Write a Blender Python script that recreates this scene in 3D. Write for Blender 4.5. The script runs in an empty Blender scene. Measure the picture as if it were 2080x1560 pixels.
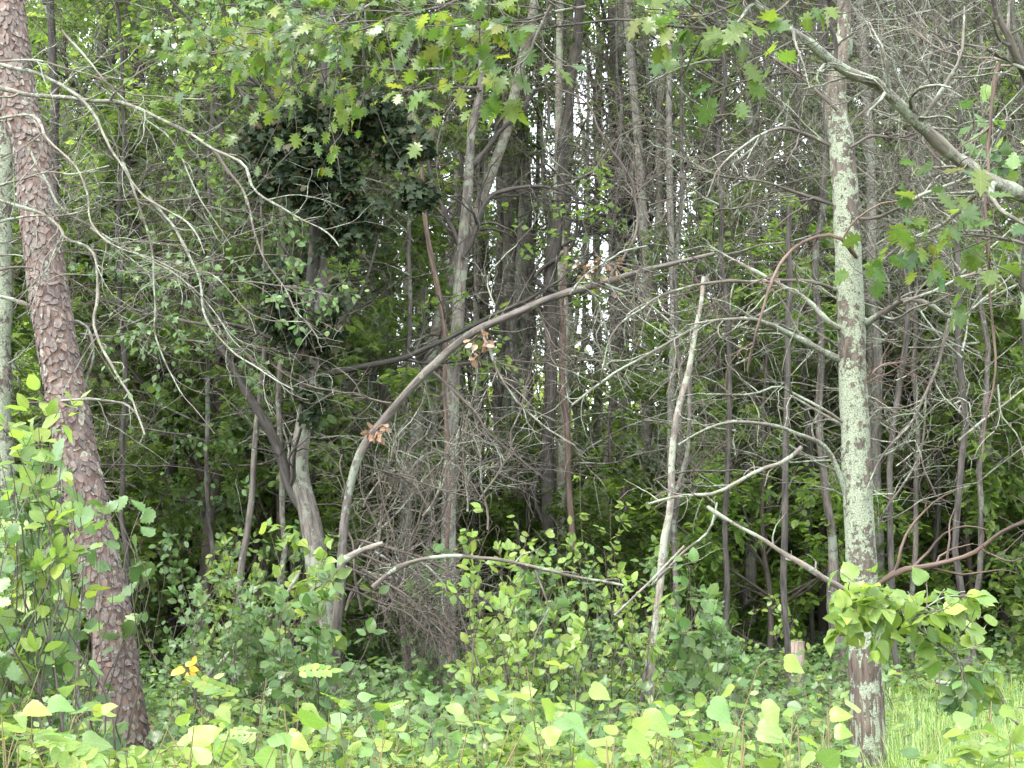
import bpy, math, random
import numpy as np
from mathutils import Matrix, Vector
from mathutils.geometry import tessellate_polygon

random.seed(7)
rng = np.random.default_rng(7)
SC = bpy.context.scene
COL = SC.collection

# ------------------------------------------------------------------ camera, sky, sun, exposure
F = 3298.0
HOR = 1080.0
EYE = 1.6
PITCH = math.atan((HOR - 780.0) / F)
cam_d = bpy.data.cameras.new('camera')
cam = bpy.data.objects.new('camera', cam_d)
COL.objects.link(cam)
cam.location = (0, 0, EYE)
cam.rotation_euler = (math.radians(90) + PITCH, 0, 0)
cam_d.sensor_width = 36
cam_d.lens = F * 36 / 2080
cam_d.clip_end = 2000
cam_d.clip_start = 0.05
SC.camera = cam

SUN_EL, SUN_AZ = math.radians(60), math.radians(215)
w = bpy.data.worlds.new('World')
SC.world = w
w.use_nodes = True
nt = w.node_tree
bg = nt.nodes['Background']
sky = nt.nodes.new('ShaderNodeTexSky')
sky.sky_type = 'NISHITA'
sky.sun_disc = False
sky.sun_elevation = SUN_EL
sky.sun_rotation = SUN_AZ
sky.air_density = 1.0
sky.dust_density = 2.0
hs = nt.nodes.new('ShaderNodeHueSaturation')
hs.inputs['Saturation'].default_value = 0.28
nt.links.new(sky.outputs[0], hs.inputs['Color'])
tc = nt.nodes.new('ShaderNodeTexCoord')
nz = nt.nodes.new('ShaderNodeTexNoise')
nz.inputs['Scale'].default_value = 3.0
nz.inputs['Detail'].default_value = 5.0
nt.links.new(tc.outputs['Generated'], nz.inputs['Vector'])
mr = nt.nodes.new('ShaderNodeMapRange')
mr.inputs['From Min'].default_value = 0.38
mr.inputs['From Max'].default_value = 0.6
mr.inputs['To Min'].default_value = 1.5
mr.inputs['To Max'].default_value = 2.8
nt.links.new(nz.outputs[0], mr.inputs['Value'])
mu = nt.nodes.new('ShaderNodeVectorMath')
mu.operation = 'SCALE'
nt.links.new(hs.outputs[0], mu.inputs[0])
nt.links.new(mr.outputs[0], mu.inputs['Scale'])
nt.links.new(mu.outputs[0], bg.inputs['Color'])
bg.inputs['Strength'].default_value = 0.15
sun_d = bpy.data.lights.new('sun', 'SUN')
sun_d.energy = 1.15
sun_d.angle = math.radians(14)
sun_d.color = (1.0, 0.96, 0.88)
sun = bpy.data.objects.new('sun', sun_d)
COL.objects.link(sun)
# sky sun_rotation r puts the sun at (sin r, cos r)
sv = Vector((math.sin(SUN_AZ) * math.cos(SUN_EL), math.cos(SUN_AZ) * math.cos(SUN_EL), math.sin(SUN_EL)))
sun.rotation_euler = sv.to_track_quat('Z', 'Y').to_euler()
SC.view_settings.view_transform = 'Standard'
SC.view_settings.look = 'None'
SC.view_settings.gamma = 1
SC.view_settings.use_curve_mapping = False
SC.view_settings.exposure = 1.8
cy = SC.cycles
cy.max_bounces = 10
cy.diffuse_bounces = 7
cy.glossy_bounces = 2
cy.transmission_bounces = 6
cy.transparent_max_bounces = 4

# ------------------------------------------------------------------ pixels to points
cP, sP = math.cos(PITCH), math.sin(PITCH)
def P(px, py, d):
    rx, ry = (px - 1040) / F, (780 - py) / F
    v = np.array([rx, cP - ry * sP, sP + ry * cP])
    v = v * (d / v[1])
    return np.array([v[0], v[1], v[2] + EYE])

def groundz(x, y):
    x = np.asarray(x, float); y = np.asarray(y, float)
    return 0.05 * np.sin(x * 0.9 + 1) * np.cos(y * 0.7) + 0.04 * np.sin(x * 0.31 + y * 0.47)

# ------------------------------------------------------------------ mesh building
def norm(v):
    return v / np.maximum(np.linalg.norm(v, axis=-1, keepdims=True), 1e-9)

class MB:
    """collects pieces (verts, faces, material index, bark coordinate) and links them as one mesh"""
    def __init__(s):
        s.v, s.f, s.m, s.b, s.sm, s.n = [], [], [], [], [], 0
    def add(s, V, Fc, m=0, bc=None, smooth=True):
        V = np.asarray(V, np.float32).reshape(-1, 3)
        if len(V) == 0: return s
        s.v.append(V); s.b.append(np.zeros_like(V) if bc is None else np.asarray(bc, np.float32).reshape(-1, 3))
        s.f.append(np.asarray(Fc, np.int32) + s.n); s.m.append(m); s.sm.append(smooth)
        s.n += len(V)
        return s
    def mesh(s, name, mats, origin=(0, 0, 0)):
        me = bpy.data.meshes.new(name)
        V = np.concatenate(s.v) - np.asarray(origin, np.float32)
        loops = np.concatenate([f.ravel() for f in s.f])
        tot = np.concatenate([np.full(len(f), f.shape[1], np.int32) for f in s.f])
        st = np.concatenate([[0], np.cumsum(tot)[:-1]]).astype(np.int32)
        mi = np.concatenate([np.full(len(f), m, np.int32) for f, m in zip(s.f, s.m)])
        sm = np.concatenate([np.full(len(f), q, bool) for f, q in zip(s.f, s.sm)])
        me.vertices.add(len(V)); me.vertices.foreach_set('co', V.ravel())
        me.loops.add(len(loops)); me.loops.foreach_set('vertex_index', loops)
        me.polygons.add(len(tot)); me.polygons.foreach_set('loop_start', st)
        me.polygons.foreach_set('material_index', mi)
        me.polygons.foreach_set('use_smooth', sm)
        for m in mats: me.materials.append(m)
        a = me.attributes.new('bc', 'FLOAT_VECTOR', 'POINT')
        a.data.foreach_set('vector', np.concatenate(s.b).ravel())
        me.update(calc_edges=True)
        return me
    def obj(s, name, mats, parent=None, origin=None):
        if origin is None:
            origin = parent.location if parent is not None else (0, 0, 0)
        o = bpy.data.objects.new(name, s.mesh(name, mats, origin))
        COL.objects.link(o)
        if parent is not None: o.parent = parent
        elif tuple(origin) != (0, 0, 0): o.location = origin
        return o

def thing(name, label, cat, loc=(0, 0, 0), group=None, rz=0):
    o = bpy.data.objects.new(name, None)
    o.empty_display_size = 0.1
    COL.objects.link(o)
    o.location = [float(c) for c in loc]
    o.rotation_euler = (0, 0, rz)
    o['label'] = label; o['category'] = cat
    if group: o['group'] = group
    return o

def zone(px):
    for lim, t in ((210, 'at the left edge'), (600, 'between pine and vine-hung tree'), (930, 'between vine-hung tree and knobbly grey tree'), (1130, 'between knobbly grey tree and dark centre tree'),
                   (1390, 'between dark centre tree and pale dead sapling'), (1740, 'between pale dead sapling and lichen-crusted tree'), (9999, 'right of the lichen-crusted tree')):
        if px < lim: return t
def zthing(name, lab, cat, loc, rz=0):
    z_ = zone(1040 + loc[0] / loc[1] * F); far = 'far back' if loc[1] > 28 else 'nearer'
    return thing(name, lab + ', ' + far + ' ' + z_, cat, loc, lab + ', ' + far + ' ' + z_, rz)
def inst(name, me, parent, M=None):
    o = bpy.data.objects.new(name, me)
    COL.objects.link(o)
    o.parent = parent
    if M is not None: o.matrix_basis = M
    return o

# ------------------------------------------------------------------ value noise (numpy)
_tab = rng.random(4096)
def vnoise(p):
    p = np.asarray(p, float); i = np.floor(p).astype(np.int64); f = p - i
    f = f * f * (3 - 2 * f); r = 0
    for dx in (0, 1):
        for dy in (0, 1):
            for dz in (0, 1):
                h = ((i[..., 0] + dx) * 73856093 ^ (i[..., 1] + dy) * 19349663 ^ (i[..., 2] + dz) * 83492791) & 4095
                wgt = (f[..., 0] if dx else 1 - f[..., 0]) * (f[..., 1] if dy else 1 - f[..., 1]) * (f[..., 2] if dz else 1 - f[..., 2])
                r = r + wgt * _tab[h]
    return r

# ------------------------------------------------------------------ tubes
def tubes(Pt, R, sides=4, disp=None, off=None):
    """Pt (T,N,3), R (T,N) -> verts, quads, bark coordinates"""
    Pt = np.asarray(Pt, float); R = np.asarray(R, float)
    T, N, _ = Pt.shape
    tan = norm(np.gradient(Pt, axis=1))
    ref = np.where(np.abs(tan[:, :1, 2:3]) > 0.8, np.array([[[0., 1., 0.]]]), np.array([[[0., 0., 1.]]]))
    ref = np.broadcast_to(ref, tan.shape)
    a = norm(np.cross(tan, ref)); b = np.cross(tan, a)
    th = np.arange(sides) * 2 * np.pi / sides
    c, s_ = np.cos(th), np.sin(th)
    L = np.concatenate([np.zeros((T, 1)), np.cumsum(np.linalg.norm(np.diff(Pt, axis=1), axis=2), axis=1)], 1)
    off = rng.random((T, 1)) * 50 if off is None else np.full((T, 1), off)
    r0 = np.maximum(R, 1e-4)[:, :, None]
    bc = np.stack([r0 * c + off[:, :, None] * 0.37, r0 * s_ + off[:, :, None] * .11, np.broadcast_to(L[:, :, None] + off[:, :, None], (T, N, sides))], -1)
    rr = np.broadcast_to(R[:, :, None], (T, N, sides))
    if disp is not None: rr = rr + disp(bc)
    V = Pt[:, :, None] + rr[..., None] * (a[:, :, None] * c[None, None, :, None] + b[:, :, None] * s_[None, None, :, None])
    t = np.arange(T)[:, None, None] * N * sides; n = np.arange(N - 1)[None, :, None] * sides; k = np.arange(sides)[None, None, :]
    k2 = (k + 1) % sides
    Q = np.stack([t + n + k, t + n + k2, t + n + sides + k2, t + n + sides + k], -1).reshape(-1, 4)
    return V.reshape(-1, 3), Q, bc.reshape(-1, 3)

def resample(pts, n, wig=0.0, wl=0.5):
    """Catmull-Rom through pts (k, m) at n even steps, with a little wander"""
    pts = np.asarray(pts, float); k = len(pts)
    if k == 2:
        t = np.linspace(0, 1, n)[:, None]; out = pts[0] * (1 - t) + pts[1] * t
    else:
        E = np.concatenate([[2 * pts[0] - pts[1]], pts, [2 * pts[-1] - pts[-2]]])
        seg = np.linalg.norm(np.diff(pts[:, :3], axis=0), axis=1); cum = np.concatenate([[0], np.cumsum(seg)])
        s = np.linspace(0, cum[-1], n); i = np.clip(np.searchsorted(cum, s, 'right') - 1, 0, k - 2)
        t = ((s - cum[i]) / np.maximum(seg[i], 1e-9))[:, None]
        p0, p1, p2, p3 = E[i], E[i + 1], E[i + 2], E[i + 3]
        out = 0.5 * (2 * p1 + (p2 - p0) * t + (2 * p0 - 5 * p1 + 4 * p2 - p3) * t ** 2 + (3 * p1 - p0 - 3 * p2 + p3) * t ** 3)
    if wig:
        s = np.linspace(0, np.linalg.norm(np.diff(out[:, :3], axis=0), axis=1).sum(), n)
        o = rng.random() * 100
        for ax in range(3):
            q = np.stack([s / wl + o, np.full(n, ax * 7.3), np.zeros(n)], 1)
            q2 = q * 2.7
            out[:, ax] += wig * ((vnoise(q) - .5) + .4 * (vnoise(q2) - .5)) * 2
    return out

def grow(Pp, Rp, count, length, nseg, ang=(35, 75), wig=0.25, grav=0.0, r_ratio=0.5, tip=0.3, trange=(0.15, 1.0), rmin=0.0008, up=None, keep=None):
    wig = wig * 1.1
    """children that sprout from parent tubes: (C,nseg,3), (C,nseg)"""
    T, N, _ = Pp.shape
    Ls = np.linalg.norm(np.diff(Pp, axis=1), axis=2).sum(1)
    pi = rng.choice(T, count, p=Ls / Ls.sum())
    t = rng.uniform(trange[0], trange[1], count) * (N - 1.001)
    i = t.astype(int); f = (t - i)[:, None]
    st = Pp[pi, i] * (1 - f) + Pp[pi, i + 1] * f
    r = Rp[pi, i] * (1 - f[:, 0]) + Rp[pi, i + 1] * f[:, 0]
    tan = norm(Pp[pi, i + 1] - Pp[pi, i])
    rnd = norm(rng.normal(size=(count, 3)))
    if up is not None: rnd = norm(rnd * (1, 1, up))
    perp = norm(rnd - (rnd * tan).sum(1, keepdims=True) * tan)
    a = np.radians(rng.uniform(*ang, count))[:, None]
    d = np.cos(a) * tan + np.sin(a) * perp
    ln = rng.uniform(*length, count) * (1.15 - 0.6 * t / N)
    step = (ln / (nseg - 1))[:, None]
    out = np.zeros((count, nseg, 3)); out[:, 0] = st
    g = np.array([0, 0, 1.0]) * grav
    bend = rng.normal(size=(count, 3)) * wig * 0.35
    for k in range(1, nseg):
        d = norm(d + rng.normal(size=(count, 3)) * wig * 0.6 + bend + g / nseg)
        out[:, k] = out[:, k - 1] + d * step
    r0 = np.maximum(np.minimum(r * r_ratio, ln * 0.03), rmin)
    R = r0[:, None] * np.linspace(1, tip, nseg)[None]
    R = np.maximum(R, rmin)
    return out, R

# ------------------------------------------------------------------ leaves
def leaf_diamond():
    V = np.array([[0, 0, 0], [-.36, .5, .1], [0, 1, -.05], [.36, .5, .1]], float)
    return V, np.array([[0, 2, 1], [0, 3, 2]])
def leaf_outline(half, curl=0.12, fold=0.12, mid=5):
    """half: outline points (x, y) from base to tip on one side"""
    pl = [(x, y) for x, y in half]
    out = [(0, 0)] + [(x, y) for x, y in pl] + [(0, 1)] + [(-x, y) for x, y in reversed(pl)]
    V = []; Fc = []
    for sg in (1, -1):
        ring = [(0, 0)] + [(sg * x, y) for x, y in pl] + [(0, 1)] + [(0, 1 - (k + 1) / mid) for k in range(mid - 1)]
        tri = tessellate_polygon([[Vector((x, y, 0)) for x, y in ring]])
        base = len(V); V += ring
        for t in tri:
            t = list(t)
            (x0, y0), (x1, y1), (x2, y2) = ring[t[0]], ring[t[1]], ring[t[2]]
            if (x1 - x0) * (y2 - y0) - (x2 - x0) * (y1 - y0) < 0: t.reverse()
            Fc.append([base + q for q in t])
    V = np.array(V)
    z = np.abs(V[:, 0]) * fold - curl * V[:, 1] ** 2 - 0.1 * V[:, 0] ** 2
    V3 = np.column_stack([V, z])
    # weld the midrib
    key = {}; remap = []; keep = []
    for i, p in enumerate(np.round(V3, 5)):
        k = tuple(p)
        if k not in key: key[k] = len(keep); keep.append(i)
        remap.append(key[k])
    return V3[keep], np.array([[remap[q] for q in t] for t in Fc])
OVAL = leaf_outline([(.2, .14), (.33, .42), (.22, .78)], mid=2)
OVAL2 = leaf_outline([(.16, .1), (.29, .3), (.31, .52), (.2, .78), (.07, .92)], mid=3)
def _serr(pts, n, amp):
    pts = resample(np.array([(x, y, 0) for x, y in pts]), n)[:, :2]
    c = np.array([0, .45]); k = np.ones(n); k[1::2] -= amp
    return [tuple(c + (p - c) * q) for p, q in zip(pts, k)]
ASPEN = leaf_outline(_serr([(.12, -.05), (.3, -.03), (.45, .12), (.47, .34), (.36, .58), (.2, .8), (.05, .95)], 17, 0.045), curl=0.26, fold=0.2, mid=5)
MAPLE = leaf_outline([(.1, -.02), (.32, .02), (.28, .18), (.58, .28), (.42, .4), (.5, .62), (.22, .55), (.14, .72)], curl=0.2, fold=0.1, mid=4)
OAK = leaf_outline([(.04, .06), (.12, .14), (.26, .12), (.2, .22), (.15, .29), (.32, .3), (.44, .4), (.36, .41), (.28, .44), (.18, .48), (.35, .53), (.45, .67), (.36, .65), (.27, .64),
                    (.17, .66), (.25, .74), (.28, .87), (.19, .82), (.12, .84), (.06, .92)], curl=0.22, fold=0.1, mid=6)
WOAK = leaf_outline([(.04, .1), (.14, .18), (.12, .26), (.26, .34), (.2, .42), (.36, .54), (.28, .62), (.38, .74), (.24, .82), (.2, .93), (.08, .97)], curl=0.15, fold=0.08, mid=5)
def compound(tpl, n=4, sc=.3):
    V, Fc = tpl; Vs = []; Fs = []
    k = 0
    for i in range(n):
        y = .2 + .7 * i / n
        for sg in (1, -1):
            a = sg * math.radians(62)
            c, s_ = math.cos(-a), math.sin(-a)
            W = V * sc * (1 - abs(i - n * .45) * .1)
            W = np.column_stack([W[:, 0] * c - W[:, 1] * s_, W[:, 0] * s_ + W[:, 1] * c, W[:, 2] - .1 * y * y]) + (0, y, 0)
            Vs.append(W); Fs.append(Fc + k); k += len(V)
    W = V * sc + (0, .85, -.1); Vs.append(W); Fs.append(Fc + k)
    return np.concatenate(Vs), np.concatenate(Fs)
PINNATE = compound(OVAL, 5, .34)

def place(tpl, pos, axis, nrm, size, MBo, m=0, wide=None):
    V, Fc = tpl
    pos = np.asarray(pos, float); n = len(pos)
    if n == 0: return
    y = norm(np.asarray(axis, float)); z = norm(nrm - (nrm * y).sum(1, keepdims=True) * y); x = np.cross(y, z)
    s = np.asarray(size, float)[:, None, None] if np.ndim(size) else size
    W = V[None] if wide is None else V[None] * np.stack([wide, np.ones(n), rng.uniform(.3, 2.2, n)], 1)[:, None, :]
    VV = pos[:, None] + s * (W[..., 0:1] * x[:, None] + W[..., 1:2] * y[:, None] + W[..., 2:3] * z[:, None])
    FF = Fc[None] + (np.arange(n) * len(V))[:, None, None]
    MBo.add(VV, FF.reshape(-1, Fc.shape[1]), m, np.broadcast_to(V[None], VV.shape), smooth=False)

def leaves_on(MBo, Pp, tpl, n, size, m=1, flat=0.8, droop=0.15, trange=(0.2, 1), jit=0.0, clump=1):
    """leaves scattered along twig tubes"""
    T, N, _ = Pp.shape
    k = max(1, n // clump)
    pi = rng.integers(0, T, k); t = rng.uniform(trange[0], trange[1], k) * (N - 1.001)
    pi = np.repeat(pi, clump); t = np.repeat(t, clump); n = len(pi)
    i = t.astype(int); f = (t - i)[:, None]
    st = Pp[pi, i] * (1 - f) + Pp[pi, i + 1] * f
    if jit: st = st + rng.normal(size=(n, 3)) * jit
    tan = norm(Pp[pi, i + 1] - Pp[pi, i])
    ax = norm(tan * 0.5 + rng.normal(size=(n, 3)) * (0.9, 0.9, 0.4) + (0, 0, -droop * 2))
    nr = norm(np.array([0, 0, 1.0]) * flat + rng.normal(size=(n, 3)) * (1 - flat) * 1.3 + (0, 0, .05))
    place(tpl, st + ax * size[0] * 0.15, ax, nr, rng.uniform(size[0], size[1], n), MBo, m, wide=rng.uniform(.75, 1.15, n))

# ------------------------------------------------------------------ materials
def new_mat(name):
    m = bpy.data.materials.new(name); m.use_nodes = True
    nt = m.node_tree; nt.nodes.clear()
    return m, nt
def N_(nt, t, **kw):
    n = nt.nodes.new(t)
    for k, v in kw.items():
        if hasattr(n, k) and k not in ('Scale', 'Detail'): setattr(n, k, v)
        else: n.inputs[k].default_value = v
    return n
def ramp(nt, stops, src):
    r = nt.nodes.new('ShaderNodeValToRGB'); e = r.color_ramp.elements
    while len(e) < len(stops): e.new(.5)
    for el, (p, c) in zip(e, stops): el.position = p; el.color = (*c, 1)
    nt.links.new(src, r.inputs[0]); return r.outputs[0]

def leaf_mat(name, cols, trans=0.4, rough=0.42, spec=0.5, var=0.35, under=1.25, tint=1.5):
    m, nt = new_mat(name); L = nt.links.new
    out = N_(nt, 'ShaderNodeOutputMaterial')
    g = N_(nt, 'ShaderNodeNewGeometry'); oi = N_(nt, 'ShaderNodeObjectInfo')
    ad = N_(nt, 'ShaderNodeMath', operation='ADD'); L(g.outputs['Random Per Island'], ad.inputs[0])
    ml = N_(nt, 'ShaderNodeMath', operation='MULTIPLY'); L(oi.outputs['Random'], ml.inputs[0]); ml.inputs[1].default_value = 1.0
    L(ml.outputs[0], ad.inputs[1])
    fr = N_(nt, 'ShaderNodeMath', operation='FRACT'); L(ad.outputs[0], fr.inputs[0])
    n = len(cols)
    c = ramp(nt, [(i / max(1, n - 1), cols[i]) for i in range(n)], fr.outputs[0])
    # brightness change per thing and blotches in each leaf
    hv = N_(nt, 'ShaderNodeHueSaturation'); L(c, hv.inputs['Color'])
    mr = N_(nt, 'ShaderNodeMapRange'); L(oi.outputs['Random'], mr.inputs[0])
    mr.inputs['To Min'].default_value = 1 - var; mr.inputs['To Max'].default_value = 1 + var
    tx = N_(nt, 'ShaderNodeTexCoord'); no = N_(nt, 'ShaderNodeTexNoise'); no.inputs['Scale'].default_value = 30; L(tx.outputs['Object'], no.inputs['Vector'])
    mr2 = N_(nt, 'ShaderNodeMapRange'); L(no.outputs[0], mr2.inputs[0]); mr2.inputs['From Min'].default_value = .3; mr2.inputs['From Max'].default_value = .7
    mr2.inputs['To Min'].default_value = .8; mr2.inputs['To Max'].default_value = 1.2
    mm = N_(nt, 'ShaderNodeMath', operation='MULTIPLY'); L(mr.outputs[0], mm.inputs[0]); L(mr2.outputs[0], mm.inputs[1]); L(mm.outputs[0], hv.inputs['Value'])
    mx = N_(nt, 'ShaderNodeMix', data_type='RGBA', blend_type='MULTIPLY'); mx.inputs['Factor'].default_value = 1
    L(hv.outputs[0], mx.inputs['A'])
    mb = N_(nt, 'ShaderNodeMix', data_type='RGBA'); L(g.outputs['Backfacing'], mb.inputs['Factor'])
    mb.inputs['A'].default_value = (1, 1, 1, 1); mb.inputs['B'].default_value = (under * 1.0, under, under * 1.25, 1); L(mb.outputs['Result'], mx.inputs['B'])
    # midrib and side veins from the leaf's own coordinates
    at = N_(nt, 'ShaderNodeAttribute', attribute_name='bc'); sx = N_(nt, 'ShaderNodeSeparateXYZ'); L(at.outputs['Vector'], sx.inputs[0])
    def math_(op, a, b=None, c=None):
        q = N_(nt, 'ShaderNodeMath', operation=op)
        for i_, v_ in enumerate((a, b, c)):
            if v_ is None: continue
            if isinstance(v_, (int, float)): q.inputs[i_].default_value = v_
            else: L(v_, q.inputs[i_])
        return q.outputs[0]
    ax_ = math_('ABSOLUTE', sx.outputs[0])
    ph = math_('FRACT', math_('MULTIPLY', math_('SUBTRACT', sx.outputs[1], math_('MULTIPLY', ax_, .75)), 6.5))
    side = math_('LESS_THAN', math_('ABSOLUTE', math_('SUBTRACT', ph, .5)), .07)
    rib = math_('LESS_THAN', ax_, .018)
    vn = math_('MAXIMUM', rib, math_('MULTIPLY', side, .55))
    vm = N_(nt, 'ShaderNodeMix', data_type='RGBA'); L(math_('MULTIPLY', vn, .5), vm.inputs['Factor']); L(mx.outputs['Result'], vm.inputs['A'])
    v2 = N_(nt, 'ShaderNodeMix', data_type='RGBA', blend_type='MULTIPLY'); v2.inputs['Factor'].default_value = 1; L(mx.outputs['Result'], v2.inputs['A']); v2.inputs['B'].default_value = (1.9, 1.6, 1.7, 1); L(v2.outputs['Result'], vm.inputs['B'])
    p = N_(nt, 'ShaderNodeBsdfPrincipled'); L(vm.outputs['Result'], p.inputs['Base Color'])
    bp = N_(nt, 'ShaderNodeBump'); bp.inputs['Strength'].default_value = .5; bp.inputs['Distance'].default_value = .002; L(math_('SUBTRACT', 1, vn), bp.inputs['Height']); L(bp.outputs[0], p.inputs['Normal'])
    p.inputs['Roughness'].default_value = rough; p.inputs['Specular IOR Level'].default_value = spec
    t = N_(nt, 'ShaderNodeBsdfTranslucent')
    tm = N_(nt, 'ShaderNodeMix', data_type='RGBA', blend_type='MULTIPLY'); tm.inputs['Factor'].default_value = 1
    L(hv.outputs[0], tm.inputs['A']); tm.inputs['B'].default_value = (1.18 * tint, 1.2 * tint, .68 * tint, 1); L(tm.outputs['Result'], t.inputs['Color'])
    ms = N_(nt, 'ShaderNodeMixShader'); ms.inputs[0].default_value = trans
    L(p.outputs[0], ms.inputs[1]); L(t.outputs[0], ms.inputs[2]); L(ms.outputs[0], out.inputs[0])
    return m

def bark_mat(name, dark, light, lichen=None, amount=0.5, furrow=60, stretch=0.12, bump=0.6, lscale=14, lichen2=None, red=None):
    m, nt = new_mat(name); L = nt.links.new
    out = N_(nt, 'ShaderNodeOutputMaterial'); p = N_(nt, 'ShaderNodeBsdfPrincipled'); L(p.outputs[0], out.inputs[0])
    p.inputs['Roughness'].default_value = 0.85; p.inputs['Specular IOR Level'].default_value = 0.25
    at = N_(nt, 'ShaderNodeAttribute', attribute_name='bc')
    sc = N_(nt, 'ShaderNodeVectorMath', operation='MULTIPLY'); L(at.outputs['Vector'], sc.inputs[0]); sc.inputs[1].default_value = (1, 1, stretch)
    n1 = N_(nt, 'ShaderNodeTexNoise'); L(sc.outputs[0], n1.inputs['Vector']); n1.inputs['Scale'].default_value = furrow; n1.inputs['Detail'].default_value = 5; n1.inputs['Roughness'].default_value = .65
    n2 = N_(nt, 'ShaderNodeTexNoise'); L(at.outputs['Vector'], n2.inputs['Vector']); n2.inputs['Scale'].default_value = 5; n2.inputs['Detail'].default_value = 4
    c = ramp(nt, [(.35, dark), (.62, light)], n1.outputs[0])
    mx = N_(nt, 'ShaderNodeMix', data_type='RGBA', blend_type='MULTIPLY'); mx.inputs['Factor'].default_value = .6
    L(c, mx.inputs['A']); c2 = ramp(nt, [(.3, (.55, .55, .6)), (.7, (1.3, 1.25, 1.15))], n2.outputs[0]); L(c2, mx.inputs['B'])
    col = mx.outputs['Result']
    if red:
        nr = N_(nt, 'ShaderNodeTexNoise'); L(at.outputs['Vector'], nr.inputs['Vector']); nr.inputs['Scale'].default_value = 8
        rf = ramp(nt, [(.55, (0, 0, 0)), (.66, (1, 1, 1))], nr.outputs[0])
        mr_ = N_(nt, 'ShaderNodeMix', data_type='RGBA'); L(rf, mr_.inputs['Factor']); L(col, mr_.inputs['A']); mr_.inputs['B'].default_value = (*red, 1); col = mr_.outputs['Result']
    hgt = n1.outputs[0]
    if lichen:
        n3 = N_(nt, 'ShaderNodeTexNoise'); L(at.outputs['Vector'], n3.inputs['Vector']); n3.inputs['Scale'].default_value = lscale; n3.inputs['Detail'].default_value = 8; n3.inputs['Roughness'].default_value = .72
        n4 = N_(nt, 'ShaderNodeTexNoise'); L(at.outputs['Vector'], n4.inputs['Vector']); n4.inputs['Scale'].default_value = 3; n4.inputs['Detail'].default_value = 2
        ad = N_(nt, 'ShaderNodeMath', operation='MULTIPLY_ADD'); L(n4.outputs[0], ad.inputs[0]); ad.inputs[1].default_value = .6; L(n3.outputs[0], ad.inputs[2])
        th = .985 - amount * .36
        f = ramp(nt, [(th, (0, 0, 0)), (th + .03, (1, 1, 1))], ad.outputs[0])
        n5 = N_(nt, 'ShaderNodeTexNoise'); L(at.outputs['Vector'], n5.inputs['Vector']); n5.inputs['Scale'].default_value = 150; n5.inputs['Detail'].default_value = 3
        lc = ramp(nt, [(.32, tuple(x * .4 for x in lichen)), (.42, lichen), (.65, lichen2 or lichen)], n5.outputs[0])
        ml = N_(nt, 'ShaderNodeMix', data_type='RGBA'); L(f, ml.inputs['Factor']); L(col, ml.inputs['A']); L(lc, ml.inputs['B']); col = ml.outputs['Result']
        ha = N_(nt, 'ShaderNodeMath', operation='MULTIPLY_ADD'); L(f, ha.inputs[0]); ha.inputs[1].default_value = .25; L(n1.outputs[0], ha.inputs[2]); hgt = ha.outputs[0]
    L(col, p.inputs['Base Color'])
    b = N_(nt, 'ShaderNodeBump'); b.inputs['Strength'].default_value = bump; b.inputs['Distance'].default_value = .012; L(hgt, b.inputs['Height']); L(b.outputs[0], p.inputs['Normal'])
    return m

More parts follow.
